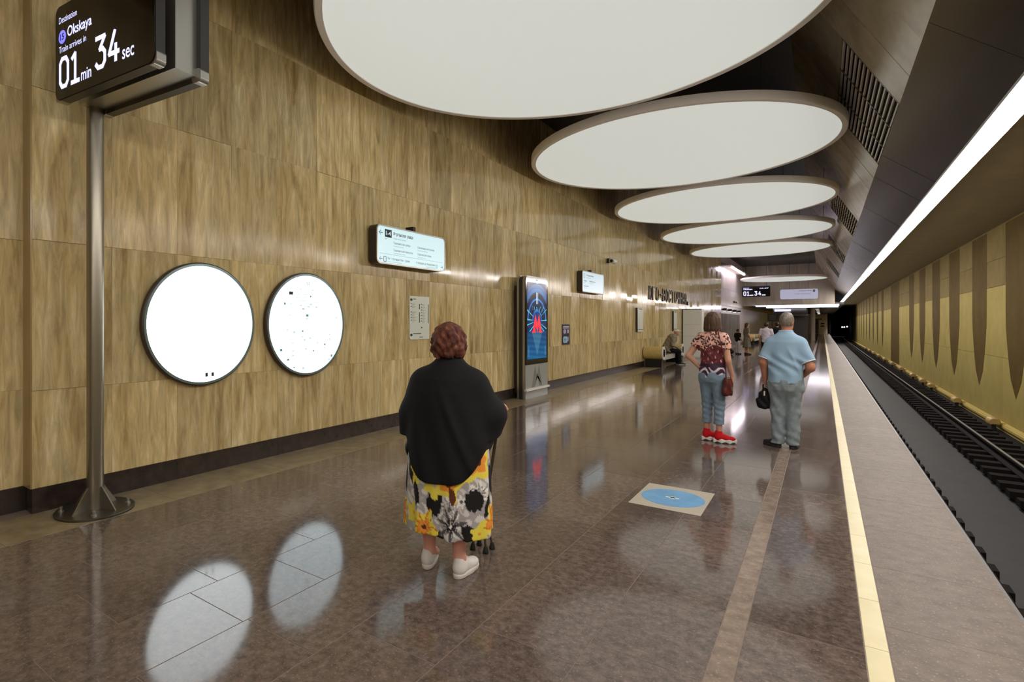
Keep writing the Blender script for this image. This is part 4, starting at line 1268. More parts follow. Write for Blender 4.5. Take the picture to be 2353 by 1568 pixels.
def face_parts(parent, q, s=1.0):
    for e in (-1, 1):
        o = obj('eye', G().lathe([(0.0, -0.012*s), (0.008*s, -0.009*s), (0.012*s, 0.0), (0.008*s, 0.009*s), (0.0, 0.012*s)], 12), M['eye_white'], parent, q(e*0.031, 0.073, 0.002), smooth=True)
        obj('iris', G().lathe([(0.0, -0.006*s), (0.0055*s, -0.003*s), (0.0055*s, 0.003*s), (0.0, 0.006*s)], 10), M['iris'], o, Vector(q(e*0.031, 0.083, 0.002))-o.location)
    a = Vector(q(-0.02, 0.088, -0.06)); b_ = Vector(q(0, 0.093, -0.058)); c_ = Vector(q(0.02, 0.088, -0.06))
    obj('lips', G().tube([a, b_, c_], [0.003, 0.006, 0.003], 6), M['lip'], parent, smooth=True)

def hand(V, w, d, palm, s=1.0, curl=0.5, side=1):
    """Wrist w, pointing along d, palm normal `palm`; five separate fingers."""
    w = Vector(w); d = Vector(d).normalized(); n = Vector(palm).normalized(); n = (n - d*n.dot(d)).normalized()
    a = d.cross(n).normalized()*side
    P0 = w + d*0.045*s
    for k in (-1, 0, 1):
        V.rc(w + d*0.005*s + a*0.012*k*s, P0 + d*0.035*s + a*0.021*k*s, 0.016*s, 0.013*s, 0.012)
    for k, (off, l) in enumerate(((-0.030, 0.062), (-0.010, 0.074), (0.011, 0.070), (0.031, 0.054))):
        b0 = P0 + d*0.04*s + a*off*s
        d1 = (d*math.cos(curl*0.6) + n*math.sin(curl*0.6)).normalized()
        d2 = (d*math.cos(curl*1.7) + n*math.sin(curl*1.7)).normalized()
        m1 = b0 + d1*l*0.5*s; e1 = m1 + d2*l*0.55*s
        V.rc(b0, m1, 0.0095*s, 0.0085*s, 0.004); V.rc(m1, e1, 0.0085*s, 0.007*s, 0.004)
    tb = w + d*0.02*s - a*0.026*s
    tm = tb + (d*0.6 - a*0.5 + n*0.45).normalized()*0.038*s
    V.rc(tb, tm, 0.012*s, 0.010*s, 0.008); V.rc(tm, tm + (d*0.8 + n*0.45).normalized()*0.032*s, 0.010*s, 0.008*s, 0.004)

def shoe(name, parent, at, yaw, mu, ms, L=0.27, W=0.088, H=0.09, sole=0.03, h=0.007, collar=None, ms2=None):
    """A sneaker with the heel at `at`; toe along +y turned by yaw (clockwise)."""
    V = Vol()
    V.ell((0, L*0.30, sole+0.03), (W*0.46, L*0.33, H*0.55), 0.03)
    V.ell((0, L*0.70, sole+0.012), (W*0.50, L*0.30, H*0.40), 0.03)
    V.rc((0, L*0.14, sole+0.02), (0, L*0.13, H+sole*0.5), W*0.42, W*0.36, 0.03)
    if collar: V.rc((0, L*0.15, H), (0, L*0.17, collar), 0.047, 0.043, 0.03)
    V.above(sole*0.6)
    top = collar if collar else H+0.035
    V.below(top)
    u = vmesh(name, V, (-W*.75, -0.04, -0.01), (W*.75, L+0.05, top+0.03), h, mu, parent, loc=at, rot=(0, 0, -yaw))
    V = Vol()
    V.loft([0.0, sole], [W*0.5, W*0.53], [L*0.52, L*0.53], 0, L*0.48, 0.0, 2.6)
    if ms2: V.disp(lambda P: 0.006*np.sin(P[:, 1]*60))
    sl = vmesh('sole', V, (-W*.75, -0.05, -0.012), (W*.75, L+0.06, sole+0.02), h, ms, u)
    if ms2:
        pl = rrect(W*0.98, L*0.98, W*0.45, 0, L*0.48); n_ = len(pl)
        obj('tread', G().add([(x, y_, -0.008) for x, y_ in pl] + [(x, y_, 0.0) for x, y_ in pl], [tuple(range(n_-1, -1, -1)), tuple(range(n_, 2*n_))] + [(i, (i+1) % n_, (i+1) % n_+n_, i+n_) for i in range(n_)]), ms2, u)
    return u

# ---------- woman in black with the flowered skirt
HEAD1 = math.radians(-12)
w1 = thing('person', 'woman in black cape and bright flowered skirt leaning on a cane, seen from behind', 'person', (-1.865, 2.85, 0), -HEAD1)
FL = ((-0.135, -0.02), (0.08, -0.06))
B = Vol()
for s, (fx, fy) in zip((-1, 1), FL):
    B.rc((s*0.11, 0.0, 0.85), (fx, fy+0.05, 0.46), 0.12, 0.064, 0.03)
    B.rc((fx, fy+0.05, 0.46), (fx, fy+0.025, 0.30), 0.056, 0.058, 0.03)
    B.rc((fx, fy+0.025, 0.30), (fx, fy+0.035, 0.10), 0.054, 0.034, 0.03)
    B.rc((fx, fy+0.035, 0.10), (fx+s*0.01, fy+0.16, 0.045), 0.036, 0.026, 0.03)
B.ell((0, 0.0, 0.92), (0.22, 0.16, 0.17), 0.08)
B.ell((0, 0.02, 1.12), (0.19, 0.14, 0.19), 0.08)
B.rc((0, 0.0, 1.24), (0.0, 0.03, 1.37), 0.06, 0.052, 0.05)
SH = ((-0.145, 0.0, 1.19), (0.145, 0.0, 1.19)); 
EL = ((-0.23, -0.02, 0.98), (0.22, 0.05, 1.0)); WR = ((-0.245, 0.10, 0.80), (0.215, 0.28, 1.02))
for s_, e_, w_ in zip(SH, EL, WR):
    B.rc(s_, e_, 0.052, 0.046, 0.04); B.rc(e_, w_, 0.044, 0.032, 0.03)
hand(B, WR[0], (0.02, 0.1, -1), (0, 1, 0), 0.95, 0.6, -1)
hand(B, WR[1], (0.3, 0.75, -0.15), (0, 0, -1), 0.95, 1.2, 1)
HC1 = (0.0, 0.025, 1.445)
q1 = head(B, HC1, math.radians(8), 0.97)
body = vmesh('body', B, (-0.42, -0.22, 0.0), (0.42, 0.42, 1.57), 0.0095, M['skin_leg'], w1)
face_parts(w1, q1, 0.97)
obj('earring', G().lathe([(0.0, -0.007), (0.006, -0.004), (0.007, 0.0), (0.006, 0.004), (0.0, 0.007)], 10), M['gold'], w1, q1(0.083, -0.006, -0.05), smooth=True)
# skirt
SK = Vol()
SK.loft([0.26, 0.40, 0.60, 0.80, 0.95], [0.285, 0.28, 0.27, 0.255, 0.24], [0.205, 0.205, 0.205, 0.20, 0.19], 0, 0.0, 0.0)
def skirt_wave(P):
    a = np.arctan2(P[:, 1], P[:, 0])
    fall = np.clip((0.95-P[:, 2])/0.6, 0, 1)
    return fall*(0.010*np.sin(a*7+0.6) + 0.006*np.sin(a*13+1.2))
SK.disp(skirt_wave)
SK.cut(lambda P: (0.275 + 0.012*np.sin(np.arctan2(P[:, 1], P[:, 0])*3+1.0)) - P[:, 2])
VIEW1 = math.radians(22.2)     # how far she is turned clockwise from the line of sight
def skirt_colors(V):
    # coordinates as the eye meets them from behind: u to the right, v up, in centimetres
    a = np.arctan2(V[:, 1], V[:, 0])
    th = np.angle(np.exp(1j*(a + PI/2 - VIEW1)))     # 0 = facing the viewer
    u = th*27.0; v = V[:, 2]*100
    rgen = random.Random(5)
    N = len(V)
    nz = np.sin(u*0.55+np.sin(v*0.4)*1.3)*np.sin(v*0.6+u*.3)
    C = np.where((nz > 0.1)[:, None], np.array([206., 202, 198]), np.array([158., 154, 152]))
    def petals(cu, cv, R, n, ph, inner, outer, core, split=0.62, core_r=0.16, streak=None, sharp=0.55):
        du, dv = u-cu, v-cv
        r = np.hypot(du, dv); t = np.arctan2(dv, du)
        edge = R*(1-sharp*np.abs(np.sin((t-ph)*n/2))**1.6*0.9) * (1+0.06*np.sin(t*9+cu))
        inside = r < edge
        f = r/np.maximum(edge, 1e-6)
        C[inside & (f > split)] = outer
        C[inside & (f <= split)] = inner
        if streak is not None:
            m = inside & (np.sin((t-ph)*n*2 + 0.8*np.sin(r*0.7)) > 0.80) & (f > 0.25); C[m] = streak
        C[r < R*core_r] = core
    def leaf(cu, cv, ru, rv, ang, col):
        ca, sa = math.cos(ang), math.sin(ang)
        x = (u-cu)*ca + (v-cv)*sa; y = -(u-cu)*sa + (v-cv)*ca
        m = (x/ru)**2 + (y/rv)**2*(1+0.25*np.sin(x*1.7)) < 1; C[m] = col
    YEL, ORA, DOR, BLK, DGR, WHT, BRN = (222, 206, 74), (222, 142, 52), (196, 104, 34), (22, 20, 20), (84, 82, 84), (224, 220, 214), (84, 40, 24)
    GR = (172, 168, 166)
    for o in (0.0, 84.0, -84.0):
        petals(o+0, 46, 9, 7, 0.1, GR, WHT, DGR, streak=DGR, sharp=0.6)
        petals(o+9, 50, 7, 6, 0.7, WHT, GR, DGR, streak=None, sharp=0.5)
        petals(o-28, 48, 7, 6, 0.4, WHT, GR, DGR, streak=None, sharp=0.5)
        petals(o+20, 55, 7, 6, 0.3, GR, WHT, BLK, streak=DGR, sharp=0.5)
        leaf(o-29, 53, 4, 8, 0.3, BLK); leaf(o-13, 47.5, 6.5, 7, 0.5, BLK); leaf(o-9, 52, 3, 4, 0.9, BLK); leaf(o+17, 50.5, 6, 6.5, 0.2, BLK); leaf(o+27, 48, 3, 8, -0.4, BLK); leaf(o+36, 60, 5, 10, 0.3, BLK)
        leaf(o+14, 30, 5, 7, 0.6, BLK); leaf(o-7, 29, 3, 3, 0.0, BLK); leaf(o-36, 66, 4, 9, 0.2, BLK)
        petals(o-30, 64, 8, 5, 0.3, YEL, YEL, BRN)
        petals(o-12, 59, 9.5, 5, 0.9, YEL, YEL, GR, sharp=0.35)
        petals(o-0.5, 62, 13, 5, -1.2, ORA, YEL, BRN, split=0.66, core_r=0.25, sharp=0.4)
        petals(o+20, 73, 13, 5, -0.9, ORA, YEL, BRN, split=0.62, core_r=0.2, sharp=0.35)
        leaf(o+2, 53.5, 2.5, 5, 0.2, BRN)
        petals(o-21, 33, 12, 5, 1.1, ORA, YEL, BRN, split=0.5, core_r=0.12, streak=DOR, sharp=0.4)
        petals(o-33, 39, 8, 5, 0.2, YEL, YEL, ORA, sharp=0.4)
        petals(o+32, 36, 13, 5, 0.7, ORA, YEL, BRN, split=0.72, core_r=0.1, streak=DOR, sharp=0.4)
        petals(o+20, 31, 6, 5, 0.2, YEL, YEL, ORA, sharp=0.4)
        petals(o+1, 36, 11.5, 7, 0.2, BLK, DGR, WHT, split=0.5, core_r=0.09, streak=GR, sharp=0.75)
    return np.clip(C, 0, 255)
vmesh('skirt', SK, (-0.36, -0.28, 0.22), (0.36, 0.28, 0.97), 0.0075, M['skirt_print'], w1, color=skirt_colors)
# cape
CA = Vol()
CA.loft([0.55, 0.70, 0.85, 0.95, 1.05, 1.14, 1.21, 1.26, 1.30, 1.335, 1.36], [0.265, 0.275, 0.275, 0.265, 0.25, 0.23, 0.20, 0.155, 0.11, 0.08, 0.066],
        [0.225, 0.225, 0.215, 0.205, 0.195, 0.18, 0.16, 0.13, 0.10, 0.08, 0.062], 0, [0.0]*8 + [0.01, 0.02, 0.02], 0.0, 2.2)
CA.rc((0.17, 0.0, 1.18), (0.225, 0.05, 1.0), 0.08, 0.088, 0.09)
CA.rc((0.225, 0.05, 1.0), (0.195, 0.22, 0.99), 0.085, 0.07, 0.06)
CA.rc((0.225, 0.05, 0.97), (0.225, 0.06, 0.84), 0.085, 0.06, 0.09)
CA.rc((0.24, 0.10, 0.98), (0.22, 0.06, 0.80), 0.08, 0.05, 0.08)
CA.rc((-0.17, 0.0, 1.18), (-0.235, -0.01, 0.98), 0.08, 0.068, 0.09)
CA.rc((-0.235, -0.01, 0.98), (-0.265, 0.0, 0.83), 0.068, 0.05, 0.09)
CA.disp(lambda P: 0.006*np.sin(P[:, 0]*34 + P[:, 2]*11) * np.clip((1.2-P[:, 2])/0.4, 0, 1))
CA.disp(lambda P: -0.016*np.exp(-((P[:, 0]-0.03-(1.12-P[:, 2])*0.42)/0.03)**2)*np.clip((1.2-P[:, 2])/0.2, 0, 1)*(P[:, 1] < 0))
CA.cut(lambda P: (0.60 + np.minimum(0.17*(np.abs(P[:, 0]-0.015)/0.235)**4, 0.24) + 0.18*np.clip(P[:, 1]+0.05, 0, 1)) - P[:, 2])
vmesh('cape', CA, (-0.42, -0.30, 0.55), (0.44, 0.34, 1.39), 0.009, M['black_knit'], w1)
obj('label_tag', G().box(-0.018, 0.018, -0.004, 0.0, 0.0, 0.022), M['white_sole'], w1, (0.0, -0.052, 1.348))
# hair
HA = Vol()
hc = np.array(HC1)
HA.loft(list(hc[2]+np.array([-0.105, -0.085, -0.05, 0.0, 0.045, 0.08, 0.105, 0.118])), [0.088, 0.104, 0.110, 0.108, 0.098, 0.078, 0.045, 0.012],
        [0.080, 0.095, 0.104, 0.110, 0.104, 0.084, 0.05, 0.014], hc[0], hc[1]-0.022, 0.0)
def curls(P):
    x, y, z = P[:, 0], P[:, 1], P[:, 2]
    a = np.arctan2(y-hc[1], x-hc[0])
    return (0.006*np.sin(a*7 + 2.2*np.sin(z*42) + 0.6) + 0.005*np.sin(z*95 + 3*np.sin(a*4+1)) + 0.003*np.sin(a*19+z*70))*np.clip((hc[2]+0.12-z)/0.08, 0.15, 1)
HA.disp(curls)
HA.cut(lambda P: np.minimum(P[:, 1]-hc[1]-0.035, hc[2]+0.055-P[:, 2]))
vmesh('hair', HA, hc-(0.17, 0.18, 0.16), hc+(0.17, 0.15, 0.17), 0.0065, M['hair_red'], w1)
shoe('shoe', w1, (FL[0][0], FL[0][1]-0.02, 0.0), math.radians(-10), M['white_shoe'], M['sole'], L=0.24, W=0.084, H=0.085)
shoe('shoe', w1, (FL[1][0], FL[1][1]-0.02, 0.0), math.radians(12), M['white_shoe'], M['sole'], L=0.24, W=0.084, H=0.085)
for (fx, fy) in FL:
    obj('sock', G().lathe([(0.040, 0.075), (0.040, 0.135), (0.036, 0.137)], 16), M['white_shoe'], w1, (fx, fy+0.035, 0), smooth=True)
# cane
rot1 = Matrix.Rotation(-HEAD1, 3, 'Z')
hw = Vector((-1.865, 2.85, 0)) + rot1 @ Vector((0.235, 0.35, 1.0))
base = Vector((-1.86, 3.26, 0))
t = thing('walking_cane', 'dark walking cane with several feet held by the woman in black', 'cane', base)
top = hw - base
obj('shaft', G().tube([(0, 0, 0.16), tuple(top*0.9), tuple(top*0.97)], 0.011, 10), M['steel_dark'], t, smooth=True)
fwd = rot1 @ Vector((0, 1, 0))
obj('handle', G().tube([tuple(top*0.96), tuple(top + Vector((0, 0, 0.01))), tuple(top + fwd*0.05 + Vector((0, 0, 0.012))), tuple(top + fwd*0.10)], 0.014, 10), M['bag_black'], t, smooth=True)
for dx, dy in ((-0.05, -0.04), (0.05, -0.04), (-0.05, 0.05), (0.05, 0.05)):
    obj('leg', G().tube([(0, 0, 0.17), (dx*.7, dy*.7, 0.13), (dx, dy, 0.03)], 0.008, 8), M['steel_dark'], t, smooth=True)
    obj('rubber_foot', G().lathe([(0.02, 0.0), (0.02, 0.012), (0.011, 0.045), (0.0, 0.046)], 12), M['black'], t, (dx, dy, 0))
# small handbag at her left hip
V = Vol(); V.ell((0, 0, 0.0), (0.05, 0.10, 0.075), 0.0); V.disp(waves(0.004, 40, 22, 30))
t = thing('handbag', 'small black handbag hanging at the left hip of the woman in black', 'handbag', Vector((-1.865, 2.85, 0)) + rot1 @ Vector((-0.30, 0.14, 0.72)), -HEAD1)
vmesh('bag_body', V, (-0.08, -0.14, -0.1), (0.08, 0.14, 0.1), 0.01, M['bag_black'], t)
obj('handle', G().tube([(0, -0.06, 0.06), (0.01, -0.03, 0.12), (0.015, 0.0, 0.13), (0.01, 0.03, 0.12), (0, 0.06, 0.06)], 0.006, 6), M['bag_black'], t)
obj('clasp', G().box(-0.054, -0.047, -0.03, 0.03, -0.02, 0.03), M['alu'], t)

# ---------- woman in the leopard top
HEAD2 = math.radians(14)
w2 = thing('person', 'woman in leopard print top and cropped jeans with hand on hip and red shoes', 'person', (-1.15, 8.07, 0), -HEAD2)
w2.scale = (0.86, 0.88, 1)
B = Vol()
F2 = ((-0.098, 0.03), (0.098, -0.03))
for s, (fx, fy) in zip((-1, 1), F2):
    B.rc((s*0.09, 0.0, 0.86), (fx, fy+0.03, 0.48), 0.085, 0.056, 0.03)
    B.rc((fx, fy+0.03, 0.48), (fx, fy+0.01, 0.32), 0.050, 0.053, 0.03); B.rc((fx, fy+0.01, 0.32), (fx, fy+0.02, 0.09), 0.05, 0.034, 0.03)
    B.rc((fx, fy+0.02, 0.09), (fx+0.05, fy+0.10, 0.045), 0.034, 0.024, 0.03)
B.ell((0, 0, 0.93), (0.165, 0.115, 0.14), 0.06); B.ell((0, 0.01, 1.12), (0.145, 0.105, 0.16), 0.06); B.ell((0, 0.0, 1.30), (0.165, 0.10, 0.12), 0.06)
B.rc((0, -0.005, 1.38), (0, 0.015, 1.48), 0.055, 0.05, 0.04)
S2 = ((-0.17, 0, 1.365), (0.17, 0, 1.365)); E2 = ((-0.315, -0.09, 1.12), (0.225, -0.02, 1.075)); W2 = ((-0.175, -0.03, 0.97), (0.245, 0.08, 0.87))
for a_, b_, c_ in zip(S2, E2, W2):
    B.rc(a_, b_, 0.052, 0.043, 0.03); B.rc(b_, c_, 0.041, 0.028, 0.025)
hand(B, W2[0], (0.75, 0.1, -0.5), (0, 1, 0.1), 0.95, 0.5, -1)
hand(B, W2[1], (0.02, 0.15, -1), (-1, 0, 0), 0.95, 0.7, 1)
HC2 = (0.0, 0.02, 1.575)
q2 = head(B, HC2, math.radians(6), 1.0)
vmesh('body', B, (-0.42, -0.22, 0.0), (0.42, 0.28, 1.70), 0.0105, M['skin'], w2)
face_parts(w2, q2, 1.0)
TP = Vol()
TP.loft([0.845, 0.95, 1.08, 1.20, 1.32, 1.40, 1.44, 1.47], [0.188, 0.18, 0.165, 0.172, 0.188, 0.165, 0.11, 0.075], [0.145, 0.138, 0.13, 0.13, 0.125, 0.105, 0.085, 0.07], 0, 0, 0.02, 2.2)
for a_, b_ in zip(S2, E2):
    a_ = np.array(a_); b_ = np.array(b_)
    TP.rc(a_-(0, 0, 0.0), a_+(b_-a_)*0.50, 0.07, 0.068, 0.05)
TP.disp(lambda P: 0.004*np.sin(P[:, 2]*42+P[:, 0]*26) + 0.004*np.sin(P[:, 0]*44-P[:, 2]*15))
for a_, b_ in zip(S2, E2):     # sleeve ends
    a_ = np.array(a_); b_ = np.array(b_); d_ = (b_-a_)/np.linalg.norm(b_-a_); p_ = a_+(b_-a_)*0.52
    TP.cut(lambda P, d_=d_, p_=p_, sx=math.copysign(1, a_[0]): np.where(P[:, 0]*sx > 0.19, (P-p_.astype(np.float32))@d_.astype(np.float32), -1))
def top_colors(V):
    x, y, z = V[:, 0], V[:, 1], V[:, 2]
    a = np.arctan2(y, x)
    u = a*0.17; N = len(V)
    C = np.tile(np.array([96., 36, 42]), (N, 1))
    pts = np.array([(random.Random(i).uniform(-0.55, 0.55), random.Random(i+999).uniform(1.15, 1.5)) for i in range(420)])
    up = (z > 1.245+0.03*np.sin(x*20)) | (np.abs(x) > 0.2)
    C[up] = (226, 176, 160)
    X2 = np.where(np.abs(x) > 0.2, x*1.0+y*0.5, u)
    for (pu, pz) in pts:
        d = np.hypot((X2-pu)*1.0, (z-pz)*1.2)
        m = up & (d < 0.0125); C[m] = (58, 24, 28)
    mid = ~up & (z > 1.02)
    m = mid & (np.sin(u*60+np.sin(z*50)*2)*np.sin(z*44+u*30) > 0.45); C[m] = (128, 66, 70)
    m = mid & (np.sin(u*75+1)*np.sin(z*32+u*20+.5) > 0.86); C[m] = (216, 176, 178)
    low = z <= 1.03
    C[low] = (58, 34, 56)
    st = low & (np.sin(z*70 + np.sin(u*24)*3.2 + u*18) > 0.35) & (z < 0.985); C[st] = (214, 204, 220)
    return C
vmesh('blouse', TP, (-0.40, -0.22, 0.82), (0.36, 0.22, 1.49), 0.0085, M['top_print'], w2, color=top_colors)
JE = Vol()
JE.loft([0.80, 0.86, 0.92], [0.175, 0.182, 0.175], [0.125, 0.13, 0.125], 0, 0, 0.0)
JE.ell((0, -0.015, 0.86), (0.178, 0.132, 0.13), 0.04)
for s, (fx, fy) in zip((-1, 1), F2):
    JE.rc((s*0.088, -0.005, 0.82), (fx, fy+0.03, 0.50), 0.102, 0.076, 0.04); JE.rc((fx, fy+0.03, 0.50), (fx, fy+0.012, 0.24), 0.074, 0.066, 0.03)
JE.disp(lambda P: 0.004*np.sin(P[:, 2]*85+P[:, 0]*30)*np.clip((0.7-P[:, 2])/0.2, 0.25, 1))
JE.above(0.245); JE.below(0.92)
vmesh('jeans', JE, (-0.26, -0.2, 0.22), (0.26, 0.2, 0.95), 0.0095, M['denim'], w2)
for (fx, fy) in F2:
    obj('trouser_cuff', G().lathe([(0.060, 0.245), (0.0695, 0.245), (0.0705, 0.285), (0.060, 0.287)], 24), M['denim'], w2, (fx, fy+0.012, 0), smooth=True)
HB = Vol(); hc = np.array(HC2)
HB.ell(hc+(0, -0.01, 0.02), (0.107, 0.118, 0.112), 0.0)
HB.loft([hc[2]-0.125, hc[2]-0.09, hc[2]-0.03, hc[2]+0.04], [0.118, 0.128, 0.120, 0.100], [0.105, 0.115, 0.112, 0.1], hc[0], hc[1]-0.015, 0.04)
HB.cut(lambda P: np.minimum(P[:, 1]-hc[1]-0.055, np.maximum(hc[2]+0.05-P[:, 2], np.abs(P[:, 0])-0.075)))
HB.disp(lambda P: 0.002*np.sin(P[:, 0]*130)+0.002*np.sin(P[:, 1]*110))
vmesh('hair', HB, hc-(0.16, 0.16, 0.15), hc+(0.16, 0.16, 0.16), 0.008, M['hair_brown'], w2)
for (fx, fy), yaw in zip(F2, (52, 64)):
    ya = math.radians(yaw)
    shoe('shoe', w2, (fx-0.05*math.sin(ya)+0.0, fy+0.02-0.05*math.cos(ya), 0.008), ya, M['red_knit'], M['white_sole'], L=0.265, W=0.092, H=0.08, sole=0.042, h=0.0075, collar=0.155, ms2=M['dark_sole'])
t = thing('shoulder_bag', 'dark brown leather bag hanging at the side of the woman in leopard print', 'handbag', (-1.15, 8.07, 0), -HEAD2)
t.scale = (0.86, 0.88, 1)
V = Vol(); V.loft([0.63, 0.66, 0.78, 0.86], [0.05, 0.06, 0.055, 0.035], [0.10, 0.115, 0.10, 0.065], 0.235, -0.055, 0.0, 2.5); V.disp(waves(0.004, 30, 44, 26))
vmesh('bag_body', V, (0.14, -0.2, 0.6), (0.33, 0.1, 0.9), 0.01, M['leather_brown'], t)
obj('strap', G().tube([(0.235, -0.11, 0.85), (0.235, -0.135, 1.05), (0.175, -0.145, 1.30), (0.125, -0.11, 1.44), (0.115, -0.04, 1.475)], 0.008, 6), M['leather_brown'], t)
obj('buckle', G().box(0.292, 0.3, -0.075, -0.035, 0.70, 0.74), M['alu'], t)

# ---------- man in the light blue polo
HEAD3 = math.radians(4)
m3 = thing('person', 'grey-haired man in light blue polo shirt and pale jeans, seen from behind', 'person', (-0.365, 8.22, 0), -HEAD3)
m3.scale = (0.86, 0.9, 1)
B = Vol()
F3 = ((-0.095, -0.01), (0.085, -0.01))
for s, (fx, fy) in zip((-1, 1), F3):
    B.rc((s*0.10, 0, 0.82), (fx, fy+0.03, 0.46), 0.095, 0.06, 0.03); B.rc((fx, fy+0.03, 0.46), (fx, fy+0.02, 0.09), 0.055, 0.038, 0.03)
    B.rc((fx, fy+0.02, 0.09), (fx+s*0.03, fy+0.12, 0.045), 0.036, 0.028, 0.03)
B.ell((0, 0.02, 0.92), (0.19, 0.15, 0.17), 0.06); B.ell((0, 0.03, 1.10), (0.19, 0.15, 0.18), 0.06); B.ell((0, 0.0, 1.26), (0.18, 0.11, 0.13), 0.06)
B.rc((0, -0.005, 1.36), (0.005, 0.02, 1.48), 0.068, 0.062, 0.04)
S3 = ((-0.18, 0, 1.30), (0.18, 0, 1.30)); E3 = ((-0.268, -0.03, 1.06), (0.295, -0.05, 1.02)); W3 = ((-0.262, 0.05, 0.835), (0.20, 0.15, 0.91))
for a_, b_, c_ in zip(S3, E3, W3):
    B.rc(a_, b_, 0.062, 0.053, 0.03); B.rc(b_, c_, 0.052, 0.034, 0.03)
hand(B, W3[0], (0, 0.08, -1), (1, 0.1, 0), 1.02, 1.25, 1)
hand(B, W3[1], (-0.5, 0.7, -0.2), (-1, -0.3, 0), 1.02, 0.7, 1)
HC3 = (0.01, 0.025, 1.572)
q3 = head(B, HC3, math.radians(24), 1.05)
vmesh('body', B, (-0.40, -0.24, 0.0), (0.40, 0.36, 1.73), 0.0105, M['skin_tan'], m3)
face_parts(m3, q3, 1.05)
PO = Vol()
PO.loft([0.80, 0.92, 1.05, 1.20, 1.32, 1.39, 1.43, 1.455], [0.228, 0.226, 0.214, 0.205, 0.20, 0.155, 0.11, 0.085], [0.19, 0.19, 0.18, 0.16, 0.135, 0.11, 0.092, 0.085], 0, [0.02, 0.025, 0.03, 0.02, 0.005, 0, 0, 0], 0.0, 2.15)
for a_, b_ in zip(S3, E3):
    a_ = np.array(a_); b_ = np.array(b_)
    PO.rc(a_, a_+(b_-a_)*0.75, 0.078, 0.082, 0.07)
PO.disp(lambda P: 0.008*np.sin((P[:, 2]*0.8+P[:, 0]*1.3+0.15*np.sin(P[:, 2]*12))*24+0.5)*np.clip((1.3-P[:, 2])/0.2, 0, 1))
PO.disp(lambda P: -0.010*np.exp(-((P[:, 0]-0.10-(1.12-P[:, 2])*0.45)/0.022)**2)*(P[:, 1] < 0)*np.clip((1.28-P[:, 2])/0.1, 0, 1)*np.clip((P[:, 2]-0.85)/0.1, 0, 1))
for a_, b_ in zip(S3, E3):
    a_ = np.array(a_); b_ = np.array(b_); d_ = (b_-a_)/np.linalg.norm(b_-a_); p_ = a_+(b_-a_)*0.78
    PO.cut(lambda P, d_=d_, p_=p_, sx=math.copysign(1, a_[0]): np.where(P[:, 0]*sx > 0.212, (P-p_.astype(np.float32))@d_.astype(np.float32), -1))
PO.above(0.815)
vmesh('polo_shirt', PO, (-0.40, -0.26, 0.78), (0.42, 0.28, 1.48), 0.009, M['polo'], m3)
obj('collar', G().lathe([(0.080, 1.425), (0.098, 1.42), (0.088, 1.465), (0.078, 1.468)], 28), M['polo'], m3, (0.0, 0.003, 0.0), smooth=True)
for a_, b_ in zip(S3, E3):
    a_ = Vector(a_); b_ = Vector(b_); d_ = (b_-a_).normalized(); p_ = a_+(b_-a_)*0.765
    obj('sleeve_band', G().tube([p_, p_+d_*0.012], 0.0895, 24), M['polo_trim'], m3, smooth=True)
TR = Vol()
TR.loft([0.74, 0.80, 0.90], [0.198, 0.205, 0.20], [0.155, 0.16, 0.155], 0, 0.01, 0.0)
TR.ell((0, -0.015, 0.78), (0.198, 0.15, 0.15), 0.05)
for s, (fx, fy) in zip((-1, 1), F3):
    TR.rc((s*0.10, 0.0, 0.78), (fx, fy+0.03, 0.45), 0.112, 0.092, 0.05); TR.rc((fx, fy+0.03, 0.45), (fx, fy+0.02, 0.04), 0.09, 0.082, 0.03)
TR.disp(lambda P: 0.006*np.sin(P[:, 2]*60+P[:, 0]*22+P[:, 1]*15)*np.clip((0.35-P[:, 2])/0.25, 0.3, 1) + 0.005*np.sin(P[:, 2]*30-np.abs(P[:, 0])*50))
TR.above(0.045); TR.below(0.90)
vmesh('jeans', TR, (-0.28, -0.24, 0.02), (0.28, 0.24, 0.93), 0.0105, M['denim_grey'], m3)
HG = Vol(); hc = np.array(HC3)
HG.ell(hc+(0.0, -0.014, 0.02), (0.084, 0.104, 0.106), 0.0, -math.radians(24))
_dir = np.array([math.sin(math.radians(24)), math.cos(math.radians(24)), 0], np.float32)
HG.cut(lambda P: np.maximum(hc[2]-0.052 + np.clip((P-hc.astype(np.float32))@_dir, 0, 1)*1.1 - P[:, 2], (P-hc.astype(np.float32))@_dir - 0.085))
HG.disp(lambda P: 0.0015*np.sin(P[:, 0]*200)*np.sin(P[:, 2]*180))
vmesh('hair', HG, hc-(0.14, 0.15, 0.14), hc+(0.14, 0.15, 0.15), 0.0075, M['hair_grey'], m3)
obj('wristband', G().tube([Vector(W3[0])+Vector((0, 0, 0.028)), Vector(W3[0])+Vector((0, 0, 0.014))], 0.037, 18), M['leather_brown'], m3)
for (fx, fy), yaw in zip(F3, (-52, 6)):
    ya = math.radians(yaw)
    shoe('shoe', m3, (fx-0.04*math.sin(ya), fy-0.05*math.cos(ya), 0.0), ya, M['dark_shoe'], M['dark_sole'], L=0.285, W=0.10, H=0.085, sole=0.026, h=0.008)
rot3 = Matrix.Rotation(-HEAD3, 3, 'Z')
t = thing('carry_bag', 'small black bag hanging from the left hand of the man in blue', 'handbag', Vector((-0.365, 8.22, 0)) + rot3 @ Vector((-0.225, 0.06, 0.46)), -HEAD3)
V = Vol(); V.loft([0.0, 0.03, 0.12, 0.21, 0.265], [0.085, 0.10, 0.095, 0.06, 0.025], [0.05, 0.065, 0.06, 0.045, 0.02], 0, 0, 0.0, 2.3); V.disp(waves(0.006, 60, 30, 45))
